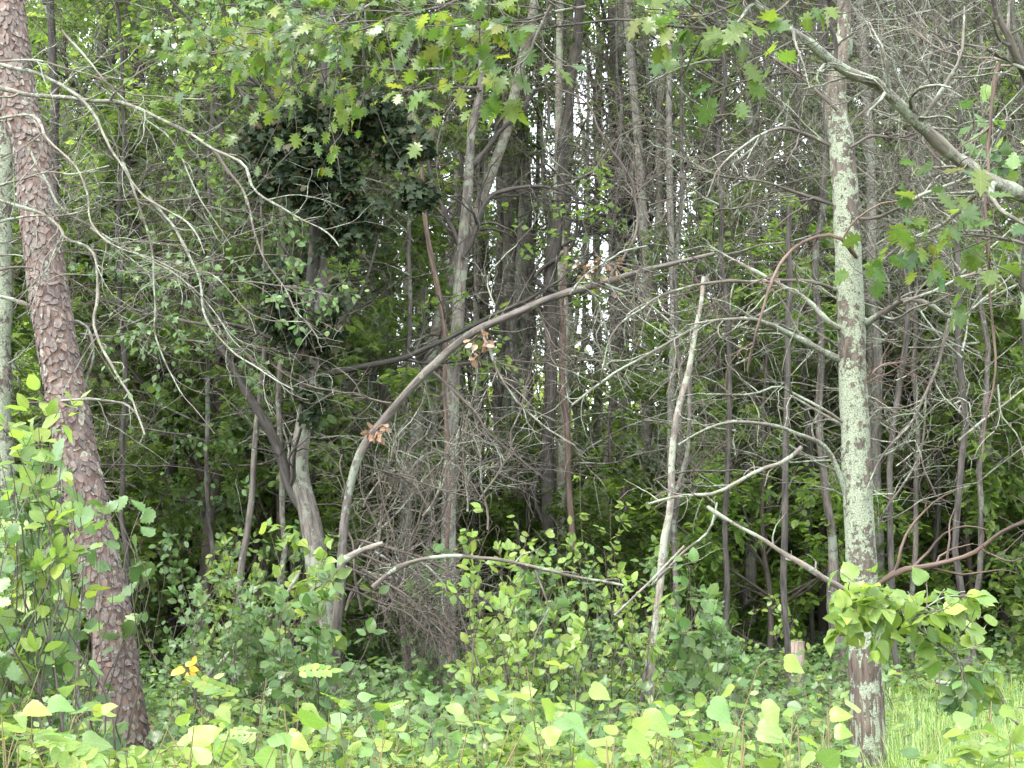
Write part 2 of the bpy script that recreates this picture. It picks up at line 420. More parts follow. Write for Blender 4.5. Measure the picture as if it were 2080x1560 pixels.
M = dict(
    mid=leaf_mat('leaf_mid_green', [(.07, .12, .032), (.1, .155, .038), (.062, .105, .032), (.14, .19, .04), (.08, .135, .042)], trans=.55, tint=2.3),
    canopy=leaf_mat('leaf_canopy', [(.07, .115, .034), (.1, .15, .04), (.058, .096, .034), (.14, .185, .045)], trans=.55, tint=2.3),
    dark=leaf_mat('leaf_dark_vine', [(.016, .028, .013), (.022, .038, .016), (.03, .048, .018), (.013, .022, .012), (.022, .036, .015), (.06, .045, .025)], trans=.15, var=.15, spec=.22, rough=.5),
    bright=leaf_mat('leaf_bright', [(.14, .22, .045), (.18, .27, .055), (.1, .18, .045), (.22, .28, .055), (.14, .24, .07)], trans=.42, rough=.38, var=.2),
    lime=leaf_mat('leaf_lime', [(.18, .28, .055), (.23, .32, .065), (.13, .24, .045), (.2, .26, .08), (.14, .25, .09), (.11, .2, .06), (.15, .23, .08)], trans=.42, rough=.38, var=.15),
    ground=leaf_mat('leaf_ground', [(.065, .13, .042), (.09, .165, .05), (.055, .11, .036), (.13, .2, .055), (.075, .14, .045)], trans=.33, rough=.36),
    oak=leaf_mat('leaf_oak', [(.09, .15, .025), (.13, .19, .03), (.05, .1, .025), (.08, .14, .028), (.04, .085, .035), (.18, .2, .03)], trans=.5, rough=.3, spec=.6, var=.25),
    yellow=leaf_mat('leaf_yellow', [(.75, .5, .05), (.7, .42, .04)], trans=.3, var=.1),
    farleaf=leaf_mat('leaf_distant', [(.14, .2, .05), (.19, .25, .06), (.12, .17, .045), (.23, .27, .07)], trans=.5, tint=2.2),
    brown=leaf_mat('leaf_dead', [(.22, .14, .09), (.28, .18, .12), (.14, .1, .07)], trans=.2, var=.1),
    grass=leaf_mat('leaf_grass', [(.11, .21, .045), (.16, .26, .06), (.085, .16, .035), (.24, .26, .09)], trans=.35, var=.1),
    pine=bark_mat('bark_pine', (.07, .05, .043), (.17, .12, .1), bump=1.0, furrow=30, stretch=.35),
    scale=bark_mat('bark_pine_scale', (.078, .066, .061), (.178, .15, .138), lichen=(.25, .26, .21), amount=.24, bump=.5, furrow=50, stretch=.4, lscale=22, red=(.18, .125, .105)),
    lichen=bark_mat('bark_lichen', (.05, .042, .035), (.13, .11, .09), lichen=(.165, .19, .135), lichen2=(.275, .305, .225), amount=.66, furrow=45, stretch=.3, bump=1.0, lscale=24),
    lichbase=bark_mat('bark_lichen_base', (.042, .034, .028), (.135, .108, .086), lichen=(.17, .2, .15), lichen2=(.25, .28, .21), amount=.08, furrow=40, stretch=.1, bump=1.0, lscale=22),
    grey=bark_mat('bark_grey', (.06, .055, .049), (.17, .157, .138), lichen=(.19, .21, .16), amount=.42, furrow=45, stretch=.15, lscale=12),
    brown_bark=bark_mat('bark_brown', (.045, .04, .035), (.135, .122, .108), lichen=(.16, .18, .14), amount=.32, furrow=45, stretch=.15),
    paleg=bark_mat('bark_pale_grey', (.11, .102, .092), (.27, .255, .23), lichen=(.25, .27, .22), amount=.4, furrow=45, stretch=.2),
    darkbark=bark_mat('bark_dark', (.026, .024, .022), (.078, .072, .064), furrow=40, stretch=.15),
    pale=bark_mat('bark_pale', (.11, .095, .08), (.24, .215, .185), lichen=(.26, .28, .22), amount=.5, furrow=50, stretch=.3),
    twig=bark_mat('bark_twig', (.055, .048, .041), (.15, .132, .112), lichen=(.21, .235, .18), amount=.5, furrow=80, stretch=.1, bump=.2, lscale=7),
    twigdark=bark_mat('bark_twig_dark', (.045, .038, .033), (.115, .1, .085), furrow=80, stretch=.1, bump=.2),
    twiglich=bark_mat('bark_twig_lichen', (.09, .085, .07), (.19, .18, .145), lichen=(.17, .19, .15), lichen2=(.27, .3, .23), amount=.52, furrow=60, stretch=.2, bump=.6, lscale=20),
    red=bark_mat('bark_red_brown', (.065, .048, .04), (.165, .122, .1), furrow=50, stretch=.1, bump=.3),
    stemg=bark_mat('stem_green', (.09, .09, .035), (.17, .14, .07), furrow=50, stretch=.1, bump=.1),
    wood=bark_mat('wood_cut', (.16, .12, .095), (.36, .29, .24), furrow=60, stretch=.1, bump=.4),
)

# ground material: litter, soil, moss
gm, gnt = new_mat('forest_floor')
go = N_(gnt, 'ShaderNodeOutputMaterial'); gp = N_(gnt, 'ShaderNodeBsdfPrincipled'); gnt.links.new(gp.outputs[0], go.inputs[0])
gt = N_(gnt, 'ShaderNodeTexCoord'); gv = N_(gnt, 'ShaderNodeTexVoronoi'); gv.inputs['Scale'].default_value = 14; gnt.links.new(gt.outputs['Object'], gv.inputs['Vector'])
gn = N_(gnt, 'ShaderNodeTexNoise'); gn.inputs['Scale'].default_value = 1.2; gn.inputs['Detail'].default_value = 8; gnt.links.new(gt.outputs['Object'], gn.inputs['Vector'])
gc = ramp(gnt, [(.0, (.05, .038, .024)), (.4, (.1, .075, .045)), (.7, (.15, .11, .06)), (1, (.07, .085, .03))], gv.outputs['Color'])
gx = N_(gnt, 'ShaderNodeMix', data_type='RGBA'); gf = ramp(gnt, [(.45, (0, 0, 0)), (.6, (1, 1, 1))], gn.outputs[0])
gnt.links.new(gf, gx.inputs['Factor']); gnt.links.new(gc, gx.inputs['A']); gx.inputs['B'].default_value = (.05, .08, .02, 1)
gnt.links.new(gx.outputs['Result'], gp.inputs['Base Color']); gp.inputs['Roughness'].default_value = .95

# ------------------------------------------------------------------ the ground
def make_ground():
    xs = np.concatenate([-np.geomspace(700, 20, 16), np.linspace(-19, 19, 77), np.geomspace(20, 700, 16)])
    ys = np.concatenate([-np.geomspace(700, 8, 12), np.linspace(-6, 40, 93), np.geomspace(42, 900, 18)])
    X, Y = np.meshgrid(xs, ys); Z = groundz(X, Y)
    V = np.stack([X, Y, Z], -1).reshape(-1, 3); nx, ny = len(xs), len(ys)
    i = (np.arange(ny - 1)[:, None] * nx + np.arange(nx - 1)[None]).ravel()
    o = MB().add(V, np.stack([i, i + 1, i + nx + 1, i + nx], 1)).obj('ground', [gm])
    o['kind'] = 'structure'
make_ground()

# ------------------------------------------------------------------ crown and shrub prototypes (mesh data only)
def crown_mesh(h=7.0, r=2.6, limbs=14, n=9000, size=(.075, .13), mat='canopy', tpl=None, base=0.0, flat=.55, wood='darkbark', twigs=420, upw=.5):
    """limbs from an axis 0..h and leaves in clumps on the outer twigs"""
    mb = MB()
    ax = resample([(0, 0, base), (rng.normal() * .15, rng.normal() * .15, h * .5), (rng.normal() * .3, rng.normal() * .3, h)], 12, .05)[None]
    ar = np.linspace(.055, .012, 12)[None] * (h / 7)
    l1, r1 = grow(ax, ar, limbs, (r * .7, r * 1.25), 8, (40, 80), .16, upw, .55, .25, (.02, .97), .004)
    l2, r2 = grow(l1, r1, limbs * 5, (r * .3, r * .55), 6, (25, 60), .22, .1, .6, .3, (.2, 1), .0025)
    l3, r3 = grow(l2, r2, twigs, (r * .14, r * .3), 4, (20, 65), .3, -.1, .6, .5, (.2, 1), .0018)
    mb.add(*tubes(ax, ar, 6)[:2], 0)
    for l, q, s_ in ((l1, r1, 4), (l2, r2, 3), (l3, r3, 3)):
        v, f, b = tubes(l, q, s_); mb.add(v, f, 0, b)
    leaves_on(mb, l3, tpl or leaf_diamond(), n, size, 1, flat, .15, (.1, 1), jit=.035, clump=3)
    return mb.mesh('crown', [M[wood], M[mat]])

DIA = leaf_diamond()
CROWN = [crown_mesh(7.5, 2.7, 16, 10000, mat='canopy') for _ in range(4)] + [crown_mesh(7, 2.4, 14, 8000, mat='mid', size=(.07, .12)) for _ in range(2)]
SPARSE = [crown_mesh(7, 2.2, 13, 4600, mat='canopy', twigs=600, upw=.9, size=(.055, .09)) for _ in range(3)]
# layered young maples and oaks of the understorey
UNDER = [crown_mesh(4.6, 1.5, 26, 6500, (.075, .12), 'mid', MAPLE if k % 2 else OVAL, .3, .8, 'twigdark', 420, .15) for k in range(4)]
SHRUB = [crown_mesh(1.9, .9, 18, 2600, (.06, .1), 'mid', OVAL, .1, .7, 'twigdark', 200, .5) for _ in range(3)]
SHRUBB = [crown_mesh(1.5, .8, 16, 1500, (.06, .1), 'ground', OVAL2, .1, .75, 'twigdark', 150, .5) for _ in range(3)]

def bare_mesh(h=7, r=1.6, limbs=26, lvl=(130, 620), wood='twigdark', up=.2, lo=.12, sag=0):
    """dead limbs and fine twigs round an axis, no leaves"""
    mb = MB()
    ax = resample([(0, 0, 0), (.1, -.1, h * .5), (0, .1, h)], 10, .04)[None]; ar = np.linspace(.035, .015, 10)[None]
    l1, r1 = grow(ax, ar, limbs, (r * .5, r * 1.3), 9, (45, 95), .24, up, .4, .2, (lo, 1), .003)
    l2, r2 = grow(l1, r1, lvl[0], (r * .2, r * .55), 7, (30, 70), .32, sag, .55, .3, (.15, 1), .0018)
    l3, r3 = grow(l2, r2, lvl[1], (r * .08, r * .26), 5, (30, 75), .35, sag, .6, .5, (.1, 1), .0013)
    for l, q, s_ in ((l1, r1, 4), (l2, r2, 3), (l3, r3, 3)):
        v, f, b = tubes(l, q, s_); mb.add(v, f, 0, b)
    return mb.mesh('dead_branches', [M[wood]])
BARE = [bare_mesh(wood=wd) for wd in ('twig', 'twig', 'twiglich', 'twigdark')]

def rot(z, s=1.0, sz=None, loc=(0, 0, 0), tilt=(0, 0)):
    return Matrix.Translation(Vector([float(q) for q in loc])) @ Matrix.Rotation(tilt[0], 4, 'X') @ Matrix.Rotation(tilt[1], 4, 'Y') @ Matrix.Rotation(z, 4, 'Z') @ Matrix.Diagonal((s, s, sz or s, 1))

# ------------------------------------------------------------------ traced branches
def branch(parent, pts, d, mat='twig', w0=8, w1=3, twigs=(14, 40), tl=(.15, .6), wig=.02, name='branch', leaf=None, grav=0.0, sides=6, fork=None):
    """one branch through photo points, at distance d (a number, or one per point); widths in photo pixels"""
    k = len(pts); dd = np.broadcast_to(d, k) if np.ndim(d) == 0 else np.array(d)
    W = np.array([P(x, y, q) for (x, y), q in zip(pts, dd)])
    n = max(10, int(np.linalg.norm(np.diff(W, axis=0), axis=1).sum() / .06)); n = min(n, 70)
    path = resample(W, n, wig, .35)
    r = np.linspace(w0, w1, n) / 2 * np.mean(dd) / F
    r = r * (1 + .3 * (vnoise(np.stack([np.linspace(0, n * .4, n), np.full(n, rng.random() * 99), np.zeros(n)], 1)) - .5)) * np.where(rng.random(n) < .12, rng.uniform(1.1, 1.45, n), 1)
    mb = MB(); v, f, b = tubes(path[None], r[None], sides, (lambda q: (vnoise(q * 70) - .5) * .004 * min(1, w0 / 12)) if w0 > 7 else None); mb.add(v, f, 0, b)
    if twigs[0]:
        l2, r2 = grow(path[None], r[None], twigs[0], tl, 9, (25, 75), .25, grav, .55, .25, (.12, 1), .0016)
        v, f, b = tubes(l2, r2, 4); mb.add(v, f, 0, b)
        if twigs[1]:
            l3, r3 = grow(l2, r2, twigs[1], (tl[0] * .4, tl[1] * .5), 6, (25, 75), .33, grav, .6, .4, (.1, 1), .0011)
            v, f, b = tubes(l3, r3, 3); mb.add(v, f, 0, b)
            if leaf: leaves_on(mb, l3, leaf[0], leaf[1], leaf[2], 1, .7, .2, (.3, 1), .01)
    return mb.obj(name, [M[mat]] + ([M[leaf[3]]] if leaf else []), parent)

def trunk(pts, d, mat, name='old_tree', label='', cat='tree', sides=12, top=None, crown=None, cs=1.0, bare=0, wig=.02, group=None, disp=None, seg=.12, mat_extra=None, partname='trunk', cz=0):
    """pts: (px, py, width px) from the lowest seen point up; carried down to the ground and up past the frame"""
    W = [(*P(x, y, d), w_ / 2 * d / F) for x, y, w_ in pts]
    W = [list(q) for q in W]
    b0 = np.array(W[0]); dirn = (b0 - np.array(W[1])); dirn = dirn / max(1e-3, abs(dirn[2]))
    gz = float(groundz(b0[0], b0[1])) - .05
    if b0[2] > gz + .05:
        h = b0[2] - gz
        W.insert(0, [b0[0] + dirn[0] * h * .6, b0[1], gz, b0[3] * 1.35])
        if h > .5: W.insert(1, [b0[0] + dirn[0] * h * .35, b0[1], gz + h * .35, b0[3] * 1.08])
    if top:
        t0 = np.array(W[-1]); up = t0 - np.array(W[-2]); up = up / max(.2, up[2])
        if top > t0[2] + .3:
            W.append([t0[0] + up[0] * (top - t0[2]) * .6, t0[1], top, max(.012, t0[3] * .45)])
    W = np.array(W); n = min(160, max(12, int(np.linalg.norm(np.diff(W[:, :3], axis=0), axis=1).sum() / seg)))
    path = resample(W, n, wig, .8)
    root = thing(name, label, cat, (W[0, 0], W[0, 1], W[0, 2]), group)
    mb = MB(); v, f, b = tubes(path[None, :, :3], path[None, :, 3], sides, disp); mb.add(v, f, 0, b)
    mb.obj(partname, [M[mat]], root)
    if crown is not None and top:
        a = path[np.argmin(np.abs(path[:, 2] - (top - 6.5 * cs + cz))), :3]
        inst('crown', crown, root, rot(rng.uniform(0, 6.28), cs, loc=a - W[0, :3]))
    if bare:
        for k in range(bare):
            z = path[0, 2] + 1.2 + k * 1.1
            a = path[np.argmin(np.abs(path[:, 2] - z)), :3]
            inst('dead_branches', random.choice(BARE), root, rot(rng.uniform(0, 6.28), rng.uniform(.6, 1.0), loc=a - W[0, :3]))
    return root, path

# ================================================================== hero trees
# leaning pine, left
PT = [(290, 1640, 96), (272, 1560, 92), (256, 1480, 88), (225, 1250, 84), (180, 1042, 81), (130, 780, 79), (90, 525, 77), (62, 300, 74), (12, 0, 70)]
pine, ppath = trunk(PT, 10.1, 'pine', 'pine_tree', 'leaning pine with scaly red-brown bark at the left edge of the clearing', sides=28, top=11, wig=.008, seg=.06)
def scales(path, n, root):
    """overlapping bark plates on the pine's trunk"""
    mb = MB(); s = path[:, :3]; R = path[:, 3]
    seg = np.linalg.norm(np.diff(s, axis=0), axis=1); cum = np.concatenate([[0], np.cumsum(seg)])
    rows = int(min(cum[-1], 7.2) / .042); out = []
    k = 9
    for rI in range(rows):
        m_ = 15; t0 = rI * .042
        for j in range(m_):
            th = (j + .5 * (rI % 2) + rng.uniform(-.3, .3)) * 2 * math.pi / m_
            out.append((t0 + rng.uniform(-.014, .014), th))
    out = np.array(out); i = np.clip(np.searchsorted(cum, out[:, 0], 'right') - 1, 0, len(s) - 2)
    f = ((out[:, 0] - cum[i]) / seg[i])[:, None]
    c = s[i] * (1 - f) + s[i + 1] * f; r = R[i] * (1 - f[:, 0]) + R[i + 1] * f[:, 0]
    tan = norm(s[i + 1] - s[i]); a = norm(np.cross(tan, np.tile([0, 1., 0], (len(tan), 1)))); b = np.cross(tan, a)
    rad = a * np.cos(out[:, 1:]) + b * np.sin(out[:, 1:]); side = np.cross(tan, rad)
    N = len(out); ang = np.linspace(0, 2 * np.pi, k, endpoint=False)
    px = np.cos(ang)[None] * rng.uniform(.6, 1.3, (N, k)) * rng.uniform(.008, .034, (N, 1))
    py = np.sin(ang)[None] * rng.uniform(.6, 1.3, (N, k)) * rng.uniform(.012, .045, (N, 1))
    curve = -(px ** 2) / (2 * r[:, None])
    lift = rng.uniform(.001, .008, (N, 1)); tlt = rng.uniform(-.22, .02, (N, 1)); tl2 = rng.normal(size=(N, 1)) * .12
    hh = lift + curve + tlt * py + tl2 * px
    rim = c[:, None] + rad[:, None] * (r[:, None] + hh)[..., None] + side[:, None] * px[..., None] + tan[:, None] * py[..., None]
    low = c[:, None] + rad[:, None] * (r[:, None] - .006 + curve)[..., None] + side[:, None] * (px * 1.1)[..., None] + tan[:, None] * (py * 1.1)[..., None]
    V = np.concatenate([rim, low], 1); q = np.arange(k); q2 = (q + 1) % k
    base = (np.arange(N) * 2 * k)[:, None, None]
    sideF = (base + np.stack([q, q2, q2 + k, q + k], 1)[None]).reshape(-1, 4)
    topF = (base[:, 0] + q[None])
    bc = np.broadcast_to((np.stack([out[:, 1] * .12, rng.random(N) * 3, out[:, 0]], 1))[:, None], V.shape) + (V - c[:, None])
    mb.add(V, sideF, 0, bc, False)
    mb.f.append(topF.astype(np.int32)); mb.m.append(0); mb.sm.append(False)
    o = mb.obj('bark_scales', [M['scale']], root); o['kind'] = 'stuff'
scales(ppath, 0, pine)
# pine dead stubs and limbs
branch(pine, [(110, 790 + 30), (190, 815), (260, 820), (290, 870), (282, 900)], [10.0, 9.9, 9.8, 9.8, 9.8], 'twiglich', 7, 3, (5, 8), (.08, .3))
branch(pine, [(60, 625), (25, 610), (-20, 598)], 10.1, 'twiglich', 10, 7, (2, 0))
branch(pine, [(70, 660), (150, 655), (180, 680), (188, 730), (165, 790)], 10.2, 'twiglich', 10, 4, (4, 4), (.1, .3))

# lichen tree, right
BT = [(1768, 1620, 72), (1768, 1560, 68), (1758, 1350, 63), (1752, 1200, 63), (1742, 1042, 60), (1731, 780, 57), (1724, 525, 54), (1712, 300, 52), (1700, 230, 46), (1704, 150, 38), (1716, 60, 32), (1716, -60, 28)]
def furrows(bc):
    q = bc * np.array([60, 60, 7]); q2 = bc * np.array([28, 28, 22])
    return .006 * (vnoise(q) - .5) + .007 * (vnoise(q2) - .5)
lich, bpath = trunk(BT, 8.0, 'lichen', 'lichen_tree', 'straight slim tree crusted with pale green lichen, right of centre', sides=44, top=9.5, wig=.006, disp=furrows, seg=.03, cs=.9)
# bare brown bark below the lichen
def lower_bark(root, path):
    sel = path[path[:, 2] < P(1755, 1290, 8)[2]]
    mb = MB(); s = sel.copy(); s[:, 3] *= 1.01; s[-1, 3] *= .9
    nn = 150; s = resample(s, nn)
    def dsp(bc):
        q = bc * np.array([85, 85, 7]); v = vnoise(q); v2 = vnoise(bc * np.array([40, 40, 16]))
        return .011 * (np.abs(v - .5) * 2 - .4) + .008 * (v2 - .5)
    v, f, b = tubes(s[None, :, :3], s[None, :, 3], 64, dsp); mb.add(v, f, 0, b); mb.obj('lower_bark', [M['lichbase']], root)
lower_bark(lich, bpath)
B = lambda pts, d=8.0, **k: branch(lich, pts, d, **k)
B([(1745, 1040), (1718, 968), (1680, 910), (1640, 888), (1560, 865), (1480, 860), (1400, 888), (1372, 905)], [8, 7.95, 7.9, 7.8, 7.7, 7.6, 7.5, 7.5], mat='twiglich', w0=13, w1=4, twigs=(8, 16), tl=(.1, .4))
B([(1634, 905), (1600, 935), (1540, 960), (1470, 992), (1390, 1003), (1310, 1023)], 7.8, mat='pale', w0=9, w1=5, twigs=(6, 10), tl=(.1, .35))
B([(1725, 1193), (1640, 1148), (1540, 1090), (1470, 1050), (1440, 1028)], 8.3, mat='pale', w0=11, w1=7, twigs=(3, 4), tl=(.1, .4))
B([(1775, 1190), (1830, 1155), (1900, 1143), (1985, 1113), (2040, 1080), (2090, 1055)], [8, 7.9, 7.8, 7.7, 7.6, 7.5], mat='red', w0=12, w1=7, twigs=(8, 10), tl=(.15, .6))
B([(1710, 728), (1650, 700), (1560, 660), (1500, 648), (1440, 652), (1385, 665)], [8, 7.9, 7.8, 7.7, 7.6, 7.6], mat='twiglich', w0=14, w1=4, twigs=(10, 22), tl=(.15, .6))
B([(1440, 652), (1370, 690), (1290, 732), (1220, 775), (1160, 822)], [7.6, 7.6, 7.5, 7.4, 7.3], mat='twiglich', w0=7, w1=4, twigs=(10, 26), tl=(.1, .5))
B([(1714, 668), (1690, 655), (1640, 610), (1570, 570), (1490, 525), (1450, 500)], [8, 7.9, 7.9, 7.8, 7.8, 7.8], mat='pale', w0=12, w1=4, twigs=(8, 20), tl=(.15, .5))
B([(1712, 590), (1650, 575), (1570, 573), (1480, 570), (1400, 577), (1330, 605), (1270, 645), (1235, 690), (1220, 760)], [8, 7.9, 7.9, 7.8, 7.7, 7.6, 7.5, 7.5, 7.5], mat='twig', w0=9, w1=3, twigs=(14, 30), tl=(.15, .6))
B([(1745, 520), (1720, 487), (1690, 478), (1650, 485), (1610, 510), (1570, 565), (1545, 625), (1528, 680), (1518, 740), (1522, 775)], [7.95, 7.8, 7.8, 7.8, 7.8, 7.7, 7.7, 7.7, 7.7, 7.7], mat='red', w0=9, w1=4, twigs=(8, 12), tl=(.1, .5), grav=-.3)
B([(1750, 668), (1790, 640), (1840, 612), (1880, 620), (1910, 640), (1935, 645)], [8, 7.9, 7.8, 7.8, 7.8, 7.8], mat='brown_bark', w0=15, w1=8, twigs=(8, 20), tl=(.15, .5))
B([(1835, 615), (1900, 590), (1960, 565), (2030, 555), (2090, 530)], 7.8, mat='twig', w0=8, w1=4, twigs=(12, 26), tl=(.15, .5))
B([(1925, 630), (1900, 740), (1860, 840), (1830, 880), (1780, 940), (1755, 1000)], 7.9, mat='twig', w0=7, w1=3, twigs=(14, 26), tl=(.15, .5))
B([(1740, 800), (1770, 760), (1790, 740), (1830, 735)], 8.0, mat='red', w0=8, w1=4, twigs=(12, 30), tl=(.1, .45))
B([(1730, 440), (1790, 440), (1860, 410), (1950, 370), (2010, 330)], [8, 7.9, 7.7, 7.6, 7.5], mat='twig', w0=9, w1=4, twigs=(12, 30), tl=(.15, .6))
B([(1712, 430), (1640, 400), (1560, 370), (1480, 360), (1400, 340)], [8, 8, 7.9, 7.9, 7.8], mat='twigdark', w0=8, w1=3, twigs=(14, 36), tl=(.15, .6))
B([(1708, 300), (1640, 270), (1580, 262), (1520, 290), (1460, 340), (1430, 400)], [8, 8, 7.9, 7.9, 7.8, 7.8], mat='twig', w0=8, w1=3, twigs=(14, 36), tl=(.15, .6))
B([(1720, 300), (1770, 275), (1840, 278), (1900, 250)], 7.9, mat='twigdark', w0=7, w1=3, twigs=(12, 24), tl=(.15, .6))
B([(1700, 225), (1640, 165), (1570, 115), (1520, 85)], 7.9, mat='twigdark', w0=7, w1=3, twigs=(12, 24), tl=(.15, .5))
B([(1722, 870), (1660, 830), (1610, 800), (1570, 780), (1520, 800), (1440, 800)], [8, 7.9, 7.9, 7.8, 7.8, 7.7], mat='twiglich', w0=7, w1=3, twigs=(10, 20), tl=(.1, .5))
B([(1712, 870), (1650, 830), (1600, 800)], 8.1, mat='pale', w0=8, w1=4, twigs=(4, 8), tl=(.1, .4))
B([(1695, 120), (1696, 80), (1680, 40), (1668, -10)], 7.7, mat='darkbark', w0=10, w1=7, twigs=(4, 6), tl=(.2, .5))
B([(1735, 950), (1800, 930), (1860, 900), (1880, 960), (1900, 1010)], 8.1, mat='twig', w0=6, w1=2, twigs=(14, 26), tl=(.1, .5))
B([(1745, 1100), (1800, 1040), (1850, 960), (1870, 900), (1875, 800)], 8.2, mat='twig', w0=6, w1=3, twigs=(14, 22), tl=(.1, .5))

# oak off the right edge carrying the long diagonal limb and the hanging dead branch
oak, _ = trunk([(2150, 1560, 90), (2132, 1100, 80), (2112, 700, 72), (2106, 480, 66), (2112, 200, 60), (2120, 0, 56)], 7.2, 'darkbark', 'oak_tree', 'oak mostly outside the right edge, carrying the long lichen-covered diagonal limb', sides=24, top=9, seg=.1)
branch(oak, [(2092, 402), (2060, 390), (1990, 350), (1920, 295), (1850, 240), (1780, 180), (1715, 145), (1660, 110), (1600, 65), (1550, 30), (1500, -20)], [7.1, 7.0, 6.9, 6.8, 6.7, 6.6, 6.5, 6.4, 6.3, 6.2, 6.1], 'twiglich', 31, 15, (22, 40), (.15, .7), .02, sides=10)
branch(oak, [(1560, 40), (1480, 54), (1380, 55), (1280, 42), (1160, 46), (1080, 60)], 6.2, 'darkbark', 8, 4, (14, 30), (.15, .6))
branch(oak, [(2100, 170), (2070, 120), (2030, 40), (2000, -30)], [7.1, 6.9, 6.8, 6.7], 'brown_bark', 22, 10, (6, 10), (.2, .6))
branch(oak, [(2090, 150), (2030, 122), (1960, 118), (1900, 95), (1850, 50)], 6.9, 'pale', 8, 3, (16, 60), (.1, .6))
branch(oak, [(2034, 128), (2022, 180), (2012, 300), (2004, 420), (2006, 560), (2022, 740), (2008, 860), (2004, 930)], 6.9, 'red', 8, 4, (12, 16), (.08, .35), grav=-.5)
branch(oak, [(2020, 780), (2030, 840), (2060, 880), (2085, 960)], 6.9, 'twig', 4, 2, (8, 10), (.1, .3))

# ------------------------------------------------------------------ the other traced trunks
lean, _ = trunk([(682, 1220, 20), (700, 1060, 18), (728, 955, 17), (762, 880, 20), (812, 818, 16), (872, 757, 18), (935, 702, 16), (1010, 654, 17), (1082, 620, 15), (1150, 594, 14), (1220, 572, 13), (1300, 545, 11), (1380, 527, 9), (1450, 508, 7)],
               11.0, 'brown_bark', 'leaning_tree', 'dead grey tree bent over to the right in a long arch across the middle', sides=16, wig=.035, seg=.07, disp=lambda q: .012 * (vnoise(q * 22) - .5) + .006 * (vnoise(q * 60) - .5))
for pts, w0 in (([(1190, 585), (1215, 600), (1235, 660), (1250, 740), (1290, 800)], 8), ([(1150, 600), (1180, 560), (1250, 520), (1320, 500)], 6), ([(1220, 572), (1300, 600), (1360, 650), (1400, 720)], 6),
                ([(1250, 560), (1290, 480), (1290, 400), (1250, 330), (1190, 220), (1120, 180)], 7), ([(1080, 620), (1110, 680), (1160, 740)], 5), ([(980, 670), (1010, 760), (1100, 860), (1180, 900)], 6),
                ([(880, 745), (920, 800), (1000, 880), (1090, 960)], 7), ([(800, 820), (700, 790), (640, 780), (560, 740)], 5), ([(1300, 545), (1280, 600), (1290, 680)], 5), ([(1380, 527), (1440, 600), (1480, 640)], 5),
                ([(940, 690), (1000, 640), (990, 560), (1050, 500)], 4), ([(730, 950), (800, 960), (880, 980), (960, 1010)], 5)):
    branch(lean, pts, 11.0 + rng.uniform(-.2, .2), 'twigdark' if w0 % 2 else 'twig', w0, 2.5, (12, 34), (.15, .7), .04)
branch(lean, [(1200, 585), (1210, 555), (1215, 540)], 10.95, 'twigdark', 3, 2, (10, 30), (.1, .3), leaf=(OVAL, 45, (.03, .06), 'brown'))
branch(lean, [(980, 660), (985, 690), (990, 710)], 10.95, 'twigdark', 3, 2, (8, 16), (.05, .2), leaf=(OVAL, 30, (.04, .08), 'brown'))
branch(lean, [(762, 900), (765, 890), (768, 875)], 10.9, 'twigdark', 3, 2, (8, 10), (.05, .1), leaf=(OVAL, 25, (.04, .08), 'brown'))

vine, vpath = trunk([(650, 1190, 48), (628, 1040, 42), (610, 970, 38), (608, 915, 36), (622, 820, 33), (635, 700, 30), (648, 550, 28), (652, 400, 26), (660, 250, 22), (664, 100, 18)], 13, 'grey', 'forked_tree',
                'forked grey tree hung with a dark mass of vine leaves, left of the middle', sides=16, top=9, crown=SPARSE[0], seg=.1, wig=.02)
branch(vine, [(640, 1060), (590, 985), (560, 900), (520, 830), (480, 760), (440, 700)], 13, 'darkbark', 25, 13, (8, 16), (.2, .9), .012, name='fork', sides=12)
branch(vine, [(650, 520), (700, 480), (760, 440)], 13, 'darkbark', 9, 4, (6, 10), (.2, .5))
branch(vine, [(640, 760), (560, 690), (480, 660), (350, 650), (260, 620), (200, 600)], 13, 'darkbark', 11, 5, (16, 30), (.2, .8), .05)

def leaf_mass(parent, blobs, d, n, size, tpl, mat, name='vine_leaves', twig=True):
    mb = MB(); pos = []
    tot = sum(b[2] * b[3] for b in blobs)
    for (cx, cy_, rx, ry) in blobs:
        rx *= .85; ry *= .88
        m_ = int(n * rx * ry / tot); c = P(cx, cy_, d); q = norm(rng.normal(size=(m_, 3))) * (rng.random((m_, 1)) ** .6 * rng.choice([.8, 1, 1.15, 1.5], (m_, 1)))
        pos.append(c + q * np.array([rx, rx * .7, ry]) * d / F)
    pos = np.concatenate(pos); keep = vnoise(pos * 2.6) + .7 * vnoise(pos * 6.5) > .8; pos = pos[keep]; n = len(pos)
    ax = norm(rng.normal(size=(n, 3)) * (1, 1, .5) + (0, 0, -.45)); nr = norm(rng.normal(size=(n, 3)) * .5 + (0, -.35, .7))
    place(tpl, pos, ax, nr, rng.uniform(*size, n), mb, 0, wide=rng.uniform(.8, 1.2, n))
    o = mb.obj(name, [M[mat]], parent); return o
leaf_mass(vine, [(660, 265, 125, 80), (610, 330, 90, 90), (740, 230, 110, 50), (560, 390, 60, 60), (690, 370, 70, 50), (740, 440, 60, 50), (610, 560, 70, 90), (590, 660, 60, 60), (660, 470, 60, 70), (540, 300, 50, 60), (652, 620, 46, 150), (648, 480, 50, 170), (640, 780, 36, 80), (600, 600, 70, 90), (820, 300, 70, 40), (850, 400, 45, 40)],
          12.5, 26000, (.05, .085), MAPLE, 'dark')

